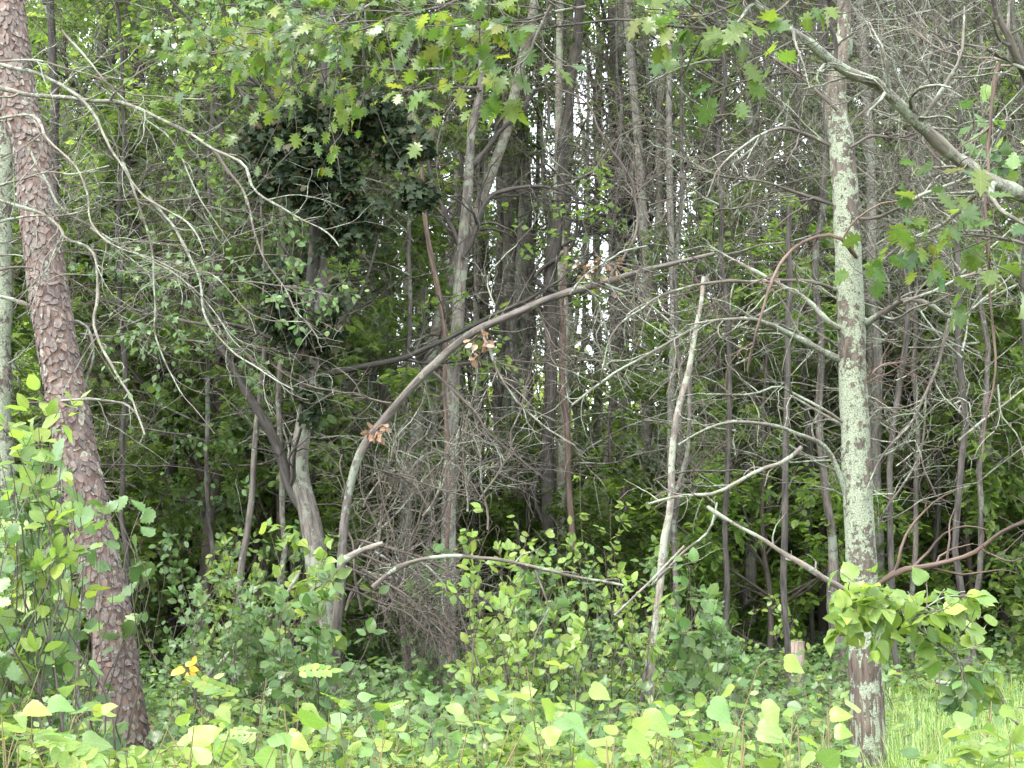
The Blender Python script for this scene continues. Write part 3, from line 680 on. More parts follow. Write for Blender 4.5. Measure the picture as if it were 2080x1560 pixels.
TR = [
 ([(1955, 1310, 50), (1945, 1100, 43), (1938, 900, 41), (1930, 700, 39), (1925, 500, 36), (1915, 250, 32), (1905, 0, 28)], 20, 'lichbase', 'thick brown tree with scattered lichen standing behind the lichen-crusted one, toward the right edge', 2, 4),
 ([(1900, 1200, 28), (1895, 1000, 27), (1890, 800, 26), (1880, 400, 24), (1870, 0, 20)], 24, 'grey', 'grey tree close to the left of the thick brown one at the right', 1, 3),
 ([(2018, 1180, 22), (2015, 900, 20), (2010, 600, 18), (2000, 0, 16)], 26, 'darkbark', 'dark slim trunk deep in shade, rightmost in the background', 0, 2),
 ([(1700, 1255, 34), (1688, 1120, 20), (1672, 900, 16), (1665, 600, 14), (1672, 300, 14), (1680, 100, 12)], 15, 'brown_bark', 'thin brown tree with a curved foot just left of the lichen-crusted trunk', 3, 1),
 ([(1722, 1250, 22), (1712, 1100, 26), (1706, 950, 24), (1700, 600, 22), (1700, 300, 20)], 24, 'darkbark', 'dark trunk half hidden behind the lichen-crusted trunk', 2, 1),
 ([(1598, 1255, 13), (1598, 1100, 14), (1600, 900, 13), (1605, 600, 12), (1600, 420, 10)], 13, 'darkbark', 'thin blackish dead pole standing among the plants right of the middle', None, 0),
 ([(1330, 1290, 13), (1345, 1150, 15), (1362, 1030, 14), (1378, 880, 13), (1395, 770, 12), (1415, 650, 9), (1425, 560, 8)], 11, 'pale', 'pale whitish dead sapling rising from the leafy bushes right of the middle', None, 1),
 ([(1320, 1300, 7), (1345, 1180, 8), (1362, 1040, 9), (1402, 930, 9), (1405, 800, 8), (1412, 700, 7), (1440, 560, 5)], 11.6, 'brown_bark', 'thin brown sapling twining beside the pale dead one', None, 1),
 ([(1120, 1150, 29), (1112, 1000, 26), (1115, 900, 26), (1122, 700, 26), (1128, 500, 25), (1140, 350, 22), (1158, 230, 20), (1170, 80, 18), (1175, 0, 16)], 17, 'darkbark', 'dark straight tree just right of the centre, passing behind the arching dead tree', 0, 3),
 ([(910, 1250, 34), (915, 1100, 30), (918, 950, 29), (925, 750, 27), (932, 600, 25), (940, 480, 24), (950, 380, 20), (962, 280, 18), (978, 180, 15), (985, 100, 13)], 14, 'grey', 'knobbly grey tree with a forked dark top, left of the centre', 1, 2),
 ([(775, 1150, 21), (782, 850, 22), (790, 600, 22), (800, 350, 20), (805, 100, 16)], 22, 'grey', 'grey trunk between the forked vine-hung tree and the knobbly one', 2, 2),
 ([(822, 1100, 15), (827, 700, 15), (835, 400, 14), (840, 100, 12)], 26, 'pale', 'slim pale trunk, leftmost of a close pair left of the centre', 1, 1),
 ([(850, 1050, 14), (855, 600, 14), (865, 300, 12)], 28, 'grey', 'slim trunk at the right of a close pair left of the centre', 0, 1),
 ([(1078, 1100, 18), (1073, 700, 20), (1070, 400, 18), (1060, 200, 15), (1055, 0, 14)], 24, 'brown_bark', 'brown trunk close to the left of the dark straight tree in the centre', 2, 2),
 ([(1205, 1150, 20), (1210, 900, 18), (1212, 650, 16), (1215, 300, 14)], 30, 'brown_bark', 'far slim trunk between the dark centre tree and the grey one to its right', 1, 1),
 ([(1265, 1140, 26), (1268, 900, 25), (1265, 600, 24), (1262, 450, 22)], 22, 'grey', 'grey tree splitting into upright dark stems right of the centre', 2, 2),
 ([(340, 1180, 27), (345, 900, 27), (370, 600, 24), (390, 400, 22), (400, 250, 20), (395, 50, 16)], 18, 'darkbark', 'dark leaning trunk seen through the leaves between the pine and the forked tree', 3, 2),
 ([(478, 1290, 15), (490, 1130, 14), (515, 950, 12), (530, 800, 10), (530, 600, 7), (525, 420, 5)], 13, 'brown_bark', 'thin crooked young tree left of the forked vine-hung tree', None, 0),
 ([(8, 1200, 48), (5, 700, 43), (8, 400, 40), (12, 100, 36)], 13, 'lichen', 'thick tree furred with grey-green lichen at the left edge behind the pine', 0, 2),
 ([(190, 700, 20), (195, 400, 21), (205, 150, 22), (215, -20, 20)], 19, 'darkbark', 'dark forked trunk against the sky near the top left corner', 3, 1),
 ([(128, 1230, 27), (130, 1000, 25), (120, 700, 22), (110, 300, 18)], 14, 'darkbark', 'dark trunk tight behind the left side of the leaning pine', 4, 1),
 ([(1172, 1200, 12), (1162, 950, 13), (1152, 700, 12), (1150, 500, 10)], 16, 'red', 'thin red-brown stem right of the dark centre tree', None, 1),
 ([(1010, 1120, 16), (1018, 700, 16), (1015, 450, 14)], 25, 'brown_bark', 'slim brown trunk between the knobbly grey tree and the centre', 1, 2),
 ([(712, 950, 12), (718, 500, 11), (722, 250, 10)], 30, 'pale', 'thin pale far trunk right of the vine-hung tree', 2, 0),
 ([(1855, 1150, 24), (1850, 900, 22), (1845, 400, 18)], 22, 'darkbark', 'dark trunk between the lichen-crusted tree and the grey one beyond', 3, 2),
 ([(1460, 1200, 14), (1462, 900, 13), (1460, 600, 12)], 23, 'darkbark', 'dark slim trunk right of the pale dead sapling', 0, 2),
 ([(905, 760, 9), (902, 690, 11), (885, 600, 11), (872, 480, 10), (858, 340, 8)], 13.5, 'red', 'reddish crooked stem left of the knobbly grey tree', None, 0),
 ([(560, 700, 14), (575, 400, 14), (590, 100, 12)], 22, 'darkbark', 'dark slim trunk behind the left side of the vine mass', 1, 1),
 ([(1985, 1100, 14), (1975, 700, 14), (1960, 200, 12)], 30, 'brown_bark', 'far thin trunk right of the thick brown tree', 4, 2),
 ([(1790, 1180, 14), (1788, 800, 14), (1780, 300, 12)], 28, 'grey', 'far thin trunk just right of the lichen-crusted tree', 0, 2),
 ([(1530, 1150, 14), (1528, 800, 13), (1535, 300, 11)], 27, 'brown_bark', 'far thin trunk left of the blackish dead pole', 1, 2),
 ([(440, 1150, 13), (445, 800, 12), (450, 400, 11)], 26, 'brown_bark', 'far thin trunk left of the crooked young tree', 2, 1),
 ([(270, 1150, 16), (272, 700, 15), (280, 300, 14)], 24, 'darkbark', 'far dark trunk just right of the foot of the pine', 4, 1),
]
ROOTS = []
for k, (pts, d, mt, lab, cr, br) in enumerate(TR):
    if br and 650 < pts[0][0] < 1450: br = 1 if k % 2 else 0
    r_, pth = trunk(pts, d, mt, 'tree', lab, sides=14 if d < 18 else 10, top=(11 + d * .12) if cr is not None else None,
                    crown=None if cr is None else (CROWN + SPARSE)[(cr + k) % 9], cs=.95 + .02 * (k % 6), bare=br, wig=.03 if d < 15 else .05, seg=.15)
    ROOTS.append((r_, pth))
def sub(i, pts, d, **k): branch(ROOTS[i][0], pts, d, **k)
# knobbly grey tree (9): fork left and limb right
sub(9, [(938, 500), (905, 430), (880, 370), (858, 300)], 14, mat='darkbark', w0=13, w1=7, twigs=(6, 14), tl=(.2, .7))
sub(9, [(950, 345), (1000, 290), (1040, 245), (1085, 190), (1110, 180)], 14, mat='darkbark', w0=11, w1=6, twigs=(8, 16), tl=(.2, .7))
sub(9, [(942, 520), (965, 470), (985, 410), (1030, 385), (1100, 378), (1160, 400), (1230, 430)], 13.9, mat='darkbark', w0=12, w1=4, twigs=(14, 30), tl=(.2, .8))
sub(9, [(922, 880), (1000, 885), (1060, 920), (1110, 955)], 13.9, mat='darkbark', w0=9, w1=3, twigs=(12, 26), tl=(.15, .6))
sub(9, [(930, 930), (985, 950), (1040, 975), (1090, 990)], 13.9, mat='brown_bark', w0=7, w1=3, twigs=(12, 26), tl=(.15, .6))
sub(9, [(915, 930), (870, 925), (820, 980), (790, 1020)], 13.9, mat='brown_bark', w0=8, w1=3, twigs=(12, 26), tl=(.15, .6))
sub(9, [(930, 740), (1000, 730), (1060, 735), (1110, 740)], 13.9, mat='darkbark', w0=7, w1=3, twigs=(10, 20), tl=(.15, .5))
sub(9, [(975, 180), (900, 182), (840, 185), (760, 190)], 13.8, mat='twigdark', w0=7, w1=3, twigs=(10, 30), tl=(.15, .5))
# grey tree with upright stems (15)
for a, b_, c, e in ((1262, 470, 1240, 60), (1266, 480, 1295, 60), (1264, 520, 1345, 100), (1262, 560, 1395, 130), (1262, 600, 1320, -20), (1260, 500, 1205, 120), (1265, 620, 1440, 200), (1262, 540, 1375, 0)):
    sub(15, [(a, b_), (a + (c - a) * .35, b_ - (b_ - e) * .4), (a + (c - a) * .8, b_ - (b_ - e) * .75), (c, e)], 22 + rng.uniform(-.6, .6), mat='darkbark', w0=14, w1=6, twigs=(26, 110), tl=(.4, 1.6), wig=.07,
        leaf=(OVAL, 260, (.06, .1), 'canopy'))
# centre dark tree (8)
sub(8, [(1125, 520), (1180, 470), (1240, 440)], 17, mat='darkbark', w0=9, w1=4, twigs=(10, 20), tl=(.2, .8))
sub(8, [(1140, 600), (1090, 560), (1160, 500), (1170, 400), (1110, 330)], 16.9, mat='darkbark', w0=10, w1=4, twigs=(10, 20), tl=(.2, .8))
sub(8, [(1115, 920), (1085, 1000), (1110, 1080)], 17, mat='darkbark', w0=12, w1=8, twigs=(6, 10), tl=(.2, .6))
sub(19, [(200, 280), (160, 200), (130, 120), (128, 40)], 19, mat='darkbark', w0=14, w1=9, twigs=(16, 30), tl=(.3, 1.0))
sub(19, [(205, 170), (240, 90), (262, 0)], 19, mat='darkbark', w0=18, w1=14, twigs=(10, 20), tl=(.3, 1.0))

# ------------------------------------------------------------------ bare lichened branch sprays that hang across the left
left_tree, _ = trunk([(-60, 1560, 90), (-70, 900, 80), (-66, 400, 72), (-60, 100, 66), (-60, -60, 60)], 9.0, 'grey', 'branchy_tree', 'tree outside the left edge whose bare lichened branches droop across the upper left', sides=16, top=9.5)
LB = [([(-55, 160), (20, 185), (82, 197), (180, 198), (262, 210), (340, 250), (420, 300), (488, 330), (520, 385), (600, 435), (660, 470), (692, 505)], 11, 3, 16, 40),
      ([(-55, 120), (60, 140), (150, 190), (200, 270), (240, 330), (300, 400), (380, 450), (420, 520)], 9, 3, 18, 46),
      ([(-55, 130), (70, 125), (180, 150), (260, 185), (350, 190), (430, 192)], 6, 2, 14, 40),
      ([(-55, 250), (60, 240), (100, 280), (150, 340), (180, 430), (220, 490), (300, 520), (380, 560)], 7, 2, 16, 46),
      ([(-55, 400), (80, 350), (150, 352), (220, 335)], 6, 3, 12, 30),
      ([(-55, 460), (80, 440), (130, 440), (190, 425)], 6, 3, 10, 24),
      ([(-55, 380), (100, 450), (140, 485), (185, 510), (190, 600), (200, 680), (235, 760), (270, 830), (290, 880)], 9, 4, 12, 24),
      ([(420, 300), (480, 380), (520, 470), (560, 560), (600, 640), (640, 690)], 6, 2, 14, 36),
      ([(300, 400), (390, 540), (420, 640), (480, 720), (540, 760), (600, 790)], 7, 2, 16, 46),
      ([(240, 330), (300, 480), (320, 600), (330, 700), (380, 790), (430, 880)], 6, 2, 14, 34),
      ([(120, 60), (200, 150), (300, 250), (360, 300), (420, 420), (470, 500)], 5, 2, 14, 34),
      ([(60, 300), (130, 420), (260, 500), (400, 590), (480, 700), (560, 770)], 5, 2, 18, 46),
      ([(180, 460), (330, 560), (420, 560), (520, 640), (620, 650)], 4, 2, 12, 30),
      ([(-55, 560), (50, 545), (60, 560)], 6, 3, 4, 8)]
for pts, w0, w1, n1, n2 in LB:
    dd = np.linspace(9.0, 8.2, len(pts)) if w0 > 6 else np.linspace(8.9, 8.6, len(pts))
    branch(left_tree, pts, dd, 'twiglich' if w0 > 6 else 'twig', w0, w1, (n1, n2), (.12, .7), .025, grav=-.1)

# twiggy dead branches of the tangle, right of the middle, on their own slim trees
DT = [(1480, 14, .0), (1560, 18, .3), (1380, 15, .1), (1820, 13, .2), (1990, 14, .1), (1230, 18, .0), (1650, 17, .2), (700, 17, .1), (420, 15, .0), (1900, 17, .3), (560, 14, .1), (2060, 17, .1), (250, 14, 0), (1750, 19, 0), (1320, 21, 0), (960, 19, 0), (820, 16, 0), (1120, 21, 0), (1600, 23, 0), (1500, 20, 0), (1850, 15, 0), (1950, 12, 0)]
for k, (px, d, t) in enumerate(DT):
    lean_ = rng.uniform(-30, 30)
    trunk([(px, 1200, 12 * 14 / d), (px + lean_ * .4, 700, 11 * 14 / d), (px + lean_, 200, 9 * 14 / d), (px + lean_ * 1.3, -50, 7 * 14 / d)], d + .2, 'brown_bark' if k % 3 else 'darkbark', 'dead_tree',
          'slim dead twiggy tree %s' % zone(px), sides=7, top=9, bare=5 if px > 1400 else 3, wig=.06, group='slim twiggy trees, ' + zone(px), seg=.3)

# ------------------------------------------------------------------ filling forest: canopy trees, understorey, shrubs
def far_trunk(h, r):
    path = resample([(0, 0, -.1, r * 1.3), (rng.normal() * .08, 0, h * .15, r), (rng.normal() * .25, rng.normal() * .2, h * .6, r * .75), (rng.normal() * .4, rng.normal() * .3, h, r * .3)], 26, .05, 1.2)
    return path
FT = []
for k in range(8):
    p_ = far_trunk(13, rng.uniform(.06, .12)); mb = MB(); v, f, b = tubes(p_[None, :, :3], p_[None, :, 3], 8); mb.add(v, f, 0, b)
    me = mb.mesh('trunk', [M[('grey', 'brown_bark', 'darkbark', 'grey', 'brown_bark', 'pale', 'darkbark', 'grey')[k]]]); FT.append((me, p_))
placed = []
def spot(y0, y1, wide, mind, lo=None):
    for _ in range(200):
        y = rng.uniform(y0 ** 1.3, y1 ** 1.3) ** (1 / 1.3); x = rng.uniform(-1, 1) * (wide * y + 1)
        if lo and not lo(x, y): continue
        if all((x - a) ** 2 + (y - b) ** 2 > mind ** 2 for a, b in placed):
            placed.append((x, y)); return x, y
    return None
px_of = lambda x, y: 1040 + x / y * F
for k in range(82):
    s_ = spot(21, 54, .42, 1.2, lambda x, y: not (620 < px_of(x, y) < 1430 and (y > 36 or rng.random() < .45)))
    if not s_: continue
    x, y = s_; px = px_of(x, y); mid = 650 < px < 1450
    me, p_ = FT[k % 8]
    r_ = zthing('forest_tree', 'straight high-crowned forest tree', 'tree', (x, y, float(groundz(x, y))), rng.uniform(0, 6.28))
    sc = rng.uniform(.85, 1.2); inst('trunk', me, r_, rot(0, 1, sc))
    cz = rng.uniform(5.0, 8.0) * sc
    a = p_[np.argmin(np.abs(p_[:, 2] * sc - cz)), :2]
    cr = random.choice(SPARSE) if rng.random() < (.9 if mid else .75) else random.choice(CROWN)
    inst('crown', cr, r_, rot(rng.uniform(0, 6.28), rng.uniform(.8, 1.05), loc=(a[0], a[1], cz)))
    if rng.random() < .6: inst('dead_branches', random.choice(BARE), r_, rot(rng.uniform(0, 6), 1.0, loc=(0, 0, 1.5)))
placed = []
for k in range(95):
    s_ = spot(15, 38, .4, 1.3, lambda x, y: not (560 < px_of(x, y) < 1400 and y < 22))
    if not s_: continue
    x, y = s_
    px = px_of(x, y); sc = rng.uniform(.65, 1.25)
    if 650 < px < 1400: sc *= .6
    r_ = zthing('young_tree', 'young layered tree', 'young tree', (x, y, float(groundz(x, y))), rng.uniform(0, 6.28))
    inst('crown', UNDER[k % 4], r_, rot(0, sc, loc=(0, 0, 0)))
placed = []
for k in range(150):
    s_ = spot(16, 40, .38, .8)
    if not s_: continue
    x, y = s_
    r_ = zthing('shrub', 'low leafy forest shrub', 'shrub', (x, y, float(groundz(x, y))), rng.uniform(0, 6.28))
    inst('foliage', SHRUB[k % 3], r_, rot(0, rng.uniform(.6, 1.1)))

TALL = [crown_mesh(7.5, 2.1, 30, 9000, (.07, .115), ('canopy', 'mid', 'canopy')[k], (OVAL, DIA, MAPLE)[k], .2, .7, 'twigdark', 600, .2) for k in range(3)]
placed = []
for k in range(52):
    zn = ((90, 620, 15, 24), (1420, 2100, 18, 28), (620, 1450, 25, 36), (100, 640, 22, 36))[k % 4]
    if k % 4 == 2 and k > 24: continue
    y = rng.uniform(zn[2], zn[3]); x = (rng.uniform(zn[0], zn[1]) - 1040) / F * y
    r_ = zthing('leafy_tree', 'slender wholly leafy tree', 'tree', (x, y, float(groundz(x, y))), rng.uniform(0, 6.28))
    inst('crown', TALL[k % 3], r_, rot(0, rng.uniform(.6, .92) if k % 3 else 1.1))
placed = []
for k in range(15):
    y = rng.uniform(24, 37); x = (rng.uniform(560, 1500) - 1040) / F * y; me, p_ = FT[k % 8]
    r_ = zthing('slim_tree', 'slim straight tree with airy crown', 'tree', (x, y, float(groundz(x, y))), rng.uniform(0, 6.28))
    inst('trunk', me, r_, rot(0, .7, 1.0)); inst('crown', SPARSE[k % 3], r_, rot(rng.uniform(0, 6), .95, loc=(0, 0, rng.uniform(2.5, 5.5))))
def pole_mesh(mt):
    p_ = resample([(0, 0, -.1, .07), (rng.normal() * .1, 0, 3, .05), (rng.normal() * .25, .1, 8, .038), (rng.normal() * .4, .1, 14, .02)], 24, .05, 1.5)
    v, f, b = tubes(p_[None, :, :3], p_[None, :, 3], 8); return MB().add(v, f, 0, b).mesh('trunk', [M[mt]])
placed = []
PM = [pole_mesh(m_) for m_ in ('paleg', 'paleg', 'grey', 'pale', 'grey')]
for k in range(48):
    s_ = spot(17, 38, .33, 1.0, lambda x, y: (k % 3 == 0) or 640 < px_of(x, y) < 1400)
    if not s_: continue
    x, y = s_
    r_ = zthing('slim_tree', 'slim pale-grey pole-like tree', 'tree', (x, y, float(groundz(x, y))), rng.uniform(0, 6.28))
    inst('trunk', PM[k % 5], r_, rot(0, rng.uniform(.8, 1.4), 1.0, tilt=(rng.normal() * .02, rng.normal() * .03)))
    if k % 3 == 0: inst('crown', SPARSE[k % 3], r_, rot(rng.uniform(0, 6), .7, loc=(0, 0, rng.uniform(6, 9))))
# far-off wood that reads as one mass
def far_wood():
    mb = MB(); n = 70000
    y = rng.uniform(48, 72, n); x = rng.uniform(-1, 1, n) * 36
    px = px_of(x, y); top = 4.5 + 5 * vnoise(np.stack([x * .22, y * .1, np.zeros(n)], 1)) + np.where((px < 550) | (px > 1500), 4, 0)
    z = rng.random(n) ** .9 * top
    keep = vnoise(np.stack([x * .8, y * .5, z * .8], 1)) > .3 + .2 * z / 14
    pos = np.stack([x, y, z], 1)[keep]; m_ = len(pos)
    place(OVAL, pos, norm(rng.normal(size=(m_, 3))), norm(rng.normal(size=(m_, 3)) + (0, 0, .8)), rng.uniform(.22, .42, m_), mb, 0)
    o = mb.obj('distant_woods', [M['farleaf']]); o['kind'] = 'stuff'; o['label'] = 'far-off wood closing the view behind the trunks'; o['category'] = 'woods'
far_wood()

# ------------------------------------------------------------------ foreground: plants whose leaves one can pick apart
def leaf_meshes(tpl, mat, n=4, name='leaf'):
    out = []
    for k in range(n):
        V, Fc = tpl; V = V.copy()
        V[:, 0] *= rng.uniform(.85, 1.12); V[:, 2] *= rng.uniform(.4, 2.0); V[:, 2] += .07 * np.sin(V[:, 1] * 7 + rng.uniform(0, 6)) * np.abs(V[:, 0]) * 2 + rng.uniform(-.1, .25) * V[:, 0] * V[:, 1]
        # a short stalk
        v, f, b = tubes(np.array([[[0, -.32, .02], [0, -.15, .03], [0, .02, 0]]]), np.array([[.011, .01, .008]]), 3)
        mb = MB().add(V, Fc, 0, V, smooth=True).add(v, f, 1, b)
        out.append(mb.mesh(name, [M[mat], M['stemg']]))
    return out
LM = dict(aspen=leaf_meshes(ASPEN, 'bright'), lime=leaf_meshes(ASPEN, 'lime'), aspend=leaf_meshes(ASPEN, 'ground'), oak=leaf_meshes(OAK, 'oak', 6), woak=leaf_meshes(WOAK, 'ground'),
          oval=leaf_meshes(OVAL2, 'lime'), ovalg=leaf_meshes(OVAL2, 'ground'), maple=leaf_meshes(MAPLE, 'ground'), pin=leaf_meshes(PINNATE, 'bright', 3), yellow=leaf_meshes(OVAL2, 'yellow', 2), ovalb=leaf_meshes(OVAL2, 'bright'))

def hprof(y): return np.interp(y, [3, 4, 6, 8, 12, 16, 20, 25, 30], [1.15, 1.08, .92, .82, .68, .5, .34, .2, .2])

def low_line(px, y): return np.where((px > 1830) & (y > 5.5) & (y < 10.5), hprof(y) * .6, np.where(((np.abs(px - 262) < 75) & (y < 10.4)), 1.6 - .137 * y, np.where((np.abs(px - 1762) < 62) & (y < 8.3), 1.6 - .148 * y, 9.)))

def leaf_obj(kind, parent, pos, ax, nr, s):
    y = Vector(ax).normalized(); z = Vector(nr); z = (z - z.dot(y) * y).normalized(); x = y.cross(z)
    m_ = Matrix((( *[x[0], y[0], z[0]], 0), (*[x[1], y[1], z[1]], 0), (*[x[2], y[2], z[2]], 0), (0, 0, 0, 1)))
    Mt = Matrix.Translation(Vector([float(q) for q in pos]) - Vector(parent.location) + y * s * .3) @ m_ @ Matrix.Diagonal((s, s, s, 1))
    inst('leaf', random.choice(LM[kind]), parent, Mt)

def sapling(px, py, d, kind, size, n, name='aspen_sapling', label='', group=None, cat='sapling', spread=.25, stem='stemg', lean=0, extent=.55, stems=1, up=.6):
    py = max(py, 1080 + (1.6 - float(low_line(np.array(px), np.array(d)))) / d * F)
    top = P(px, py, d); z0 = float(groundz(top[0], top[1]))
    base = np.array([top[0] + lean + rng.normal() * .12, top[1] + rng.uniform(-.1, .15), z0])
    r_ = thing(name, label, cat, base, group)
    mb = MB(); g = 0
    for s_ in range(stems):
        tp = top if s_ == 0 else top + rng.normal(size=3) * (.12, .12, .1)
        path = resample([base, base * .65 + tp * .35 + rng.normal(size=3) * .06, base * .3 + tp * .7 + rng.normal(size=3) * .05, tp], 14, .012)[None]
        rr = np.linspace(.0042, .0014, 14)[None] * (1 if d < 9 else 1.3); v, f, b = tubes(path, rr, 5); mb.add(v, f, 0, b)
        h = np.linalg.norm(tp - base); m_ = n // stems
        for k in range(m_):
            t = 1 - extent * (k / max(1, m_ - 1)) ** 1.1
            q = path[0, int(t * 13)]; az = g * 2.4 + rng.uniform(-.4, .4); g += 1
            out = np.array([math.cos(az), math.sin(az), 0]); ln = spread * rng.uniform(.1, 1) * (1 - t + .25)
            tip = q + out * ln + (0, 0, ln * .3)
            if ln > .05:
                v, f, b = tubes(np.array([[q, (q + tip) / 2 + (0, 0, .01), tip]]), np.array([[.002, .0017, .0014]]), 3); mb.add(v, f, 0, b)
            ax = out * .8 + np.array([0, 0, rng.uniform(-.5, .35)]) + rng.normal(size=3) * .2
            nr = np.array([0, -.45, up]) + rng.normal(size=3) * .42
            leaf_obj(kind, r_, tip, ax, nr, rng.uniform(.75, 1.15) * size)
    mb.obj('stem', [M[stem]], r_)
    return r_

# hand-placed saplings, bottom of the frame
HS = [(1062, 1352, 3.9, 'aspen', .07, 13, 'tall aspen sapling with a pair of large upright leaves at the bottom centre'),
      (1180, 1400, 4.0, 'lime', .066, 14, 'aspen sapling just right of the tallest one at the bottom centre'),
      (1540, 1355, 4.6, 'lime', .07, 13, 'aspen sapling with two pale top leaves, left of the lichen-crusted trunk'),
      (1090, 1470, 3.5, 'lime', .07, 14, 'short aspen sapling at the bottom edge left of centre pair'),
      (1290, 1450, 3.6, 'lime', .066, 14, 'broad-leaved sapling at the bottom edge between the two tall aspens'),
      (1400, 1430, 3.9, 'lime', .066, 13, 'pale sapling at the bottom edge, left of the sapling with pale top leaves'),
      (1240, 1500, 3.2, 'aspen', .066, 12, 'sapling cut off by the bottom edge right of centre'),
      (670, 1475, 3.4, 'lime', .0062, 14, 'lime-green sapling at the bottom edge below the forked tree'),
      (780, 1460, 4.2, 'oval', .07, 12, 'yellowish leafy sprout at the bottom edge left of centre'),
      (430, 1450, 4.2, 'lime', .066, 16, 'yellow-green sapling right of the pine foot'),
      (540, 1375, 5.0, 'pin', .17, 10, 'sprout with feathery compound leaves right of the pine foot'),
      (610, 1400, 5.2, 'pin', .15, 7, 'smaller feathery sprout beside the first one'),
      (900, 1480, 4.4, 'oval', .07, 14, 'bushy yellow-green sprout at the bottom centre-left'),
      (1620, 1450, 4.0, 'lime', .0062, 13, 'sapling at the bottom edge left of the lichen-crusted tree foot'),
      (1480, 1490, 3.6, 'lime', .066, 14, 'low sapling at the bottom edge under the pale-topped one'),
      (1900, 1480, 4.4, 'aspend', .066, 14, 'mid-green sapling in the grass at the lower right'),
      (2010, 1440, 4.8, 'aspen', .07, 10, 'light sapling in the lower right corner'),
      (1690, 1400, 5.4, 'aspend', .0062, 14, 'green sapling tight left of the lichen-crusted trunk'),
      (60, 1440, 4.0, 'lime', .066, 16, 'bright sapling in the lower left corner'),
      (150, 1500, 3.6, 'lime', .066, 16, 'bright broad-leaved sapling left of the pine foot'),
      (75, 1360, 5.0, 'lime', .0062, 13, 'thin sapling with few leaves left of the pine foot'),
      (160, 1345, 5.6, 'lime', .066, 13, 'sapling with three pale leaves against the pine trunk'),
      (20, 1500, 3.3, 'pin', .16, 9, 'feathery plant in the lower left corner'),
      (330, 1480, 3.8, 'aspen', .066, 14, 'light green sapling in front of the pine foot'),
      (2060, 1500, 3.6, 'aspen', .0062, 12, 'sapling cut off by the lower right corner'),
      (1820, 1500, 3.8, 'aspend', .066, 13, 'sapling right of the foot of the lichen-crusted tree'),
      (560, 1500, 3.5, 'lime', .066, 14, 'pale sapling at the bottom edge left of the middle'),
      (960, 1400, 5.0, 'ovalb', .07, 12, 'leafy sprout left of the tall aspen pair')]
for px, py, d, kd, sz, n, lab in HS:
    sapling(px, py, d, kd, sz, n, label=lab, spread=.22, extent=.7)
for k in range(120):
    px = rng.uniform(-20, 2100); d = rng.uniform(3.0, 6.5); py = rng.uniform(1440, 1560) - d * 4
    sapling(px, py, d, random.choice(['lime', 'lime', 'aspen', 'ovalb', 'oval', 'pin'] if px < 1750 else ['aspen', 'aspend', 'ovalb']), rng.uniform(.038, .066), 18, label='bright edge sapling low down %s' % zone(px), group='bright edge saplings, ' + zone(px), spread=.22, extent=.8)
# mid-distance leafy plants
for k in range(230):
    px = rng.uniform(-20, 2100); d = rng.uniform(6, 13.5); z = hprof(d) * rng.uniform(.8, 1.05); py = 1080 + (1.6 - z) / d * F
    kd = random.choice(['maple', 'ovalg', 'aspend', 'ovalg', 'maple', 'ovalb'])
    sapling(px, py, d, kd, rng.uniform(.045, .075), 16, 'seedling', 'broad-leaved seedling in the green carpet ' + zone(px), 'seedlings, ' + zone(px), 'seedling', spread=.35, extent=.8, stem='twigdark')

# leafy bushes seen whole
def bush(px, py, d, wpx, hpx, kind, size, n, label, name='bush', stem='twigdark', stems=9):
    n = min(290, int(n * 1.8))
    c = P(px, py, d); base = np.array([c[0], c[1], float(groundz(c[0], c[1]))])
    r_ = thing(name, label, 'bush', base); mb = MB(); sc = d / F
    ends = c + rng.normal(size=(stems, 3)) * (wpx * sc * .32, .2, hpx * sc * .3)
    P1 = np.stack([resample([base + rng.normal(size=3) * (.12, .1, 0), base * .6 + e * .4 + rng.normal(size=3) * (.1, .1, .03), base * .25 + e * .75 + rng.normal(size=3) * (.08, .1, .03), e], 16, .02) for e in ends]); R1 = np.tile(np.linspace(.006, .0012, 16), (stems, 1))
    v, f, b = tubes(P1, R1, 5); mb.add(v, f, 0, b)
    P2, R2 = grow(P1, R1, stems * 7, (.15 * hpx * sc, .5 * hpx * sc), 6, (30, 70), .2, .2, .6, .4, (.15, 1), .0015); v, f, b = tubes(P2, R2, 3); mb.add(v, f, 0, b)
    mb.obj('stem', [M[stem]], r_)
    for k in range(n):
        i = rng.integers(len(P2)); j = rng.integers(1, 6); q = P2[i, j]
        if k % 9 == 0: q = P1[k % stems, rng.integers(11, 16)]
        if abs(q[0] - c[0]) > wpx * sc * .75: continue
        ax = norm(P2[i, j] - P2[i, j - 1]) * .6 + rng.normal(size=3) * .6 + (0, 0, -.15); nr = np.array([0, -.4, .7]) + rng.normal(size=3) * .35
        leaf_obj(kind, r_, q, ax, nr, rng.uniform(.75, 1.2) * size)
    return r_
bush(40, 1010, 7.0, 120, 330, 'woak', .13, 130, 'leafy oak bush with broad lobed leaves at the left edge behind the pine')
bush(40, 1210, 6.5, 150, 220, 'aspend', .085, 110, 'bush of round grey-green leaves at the left edge below the lobed oak bush')
bush(1000, 1150, 9.5, 150, 170, 'ovalb', .07, 150, 'loose light-green shrub in front of the knobbly grey tree')
bush(1120, 1260, 9.0, 190, 120, 'ovalb', .07, 120, 'low spreading light-green shrub right of the brush pile')
bush(1400, 1230, 9.6, 150, 190, 'ovalg', .085, 200, 'dense dark-green bush at the foot of the pale dead sapling')
bush(640, 1230, 9.4, 150, 200, 'ovalg', .085, 160, 'grey-green leafy bush left of the brush pile')
bush(600, 1110, 10.5, 120, 160, 'aspen', .075, 90, 'light leafy bush in front of the foot of the forked tree')
bush(580, 1260, 9.8, 190, 150, 'ovalg', .075, 140, 'green bush beside the fallen pale pole on the left')
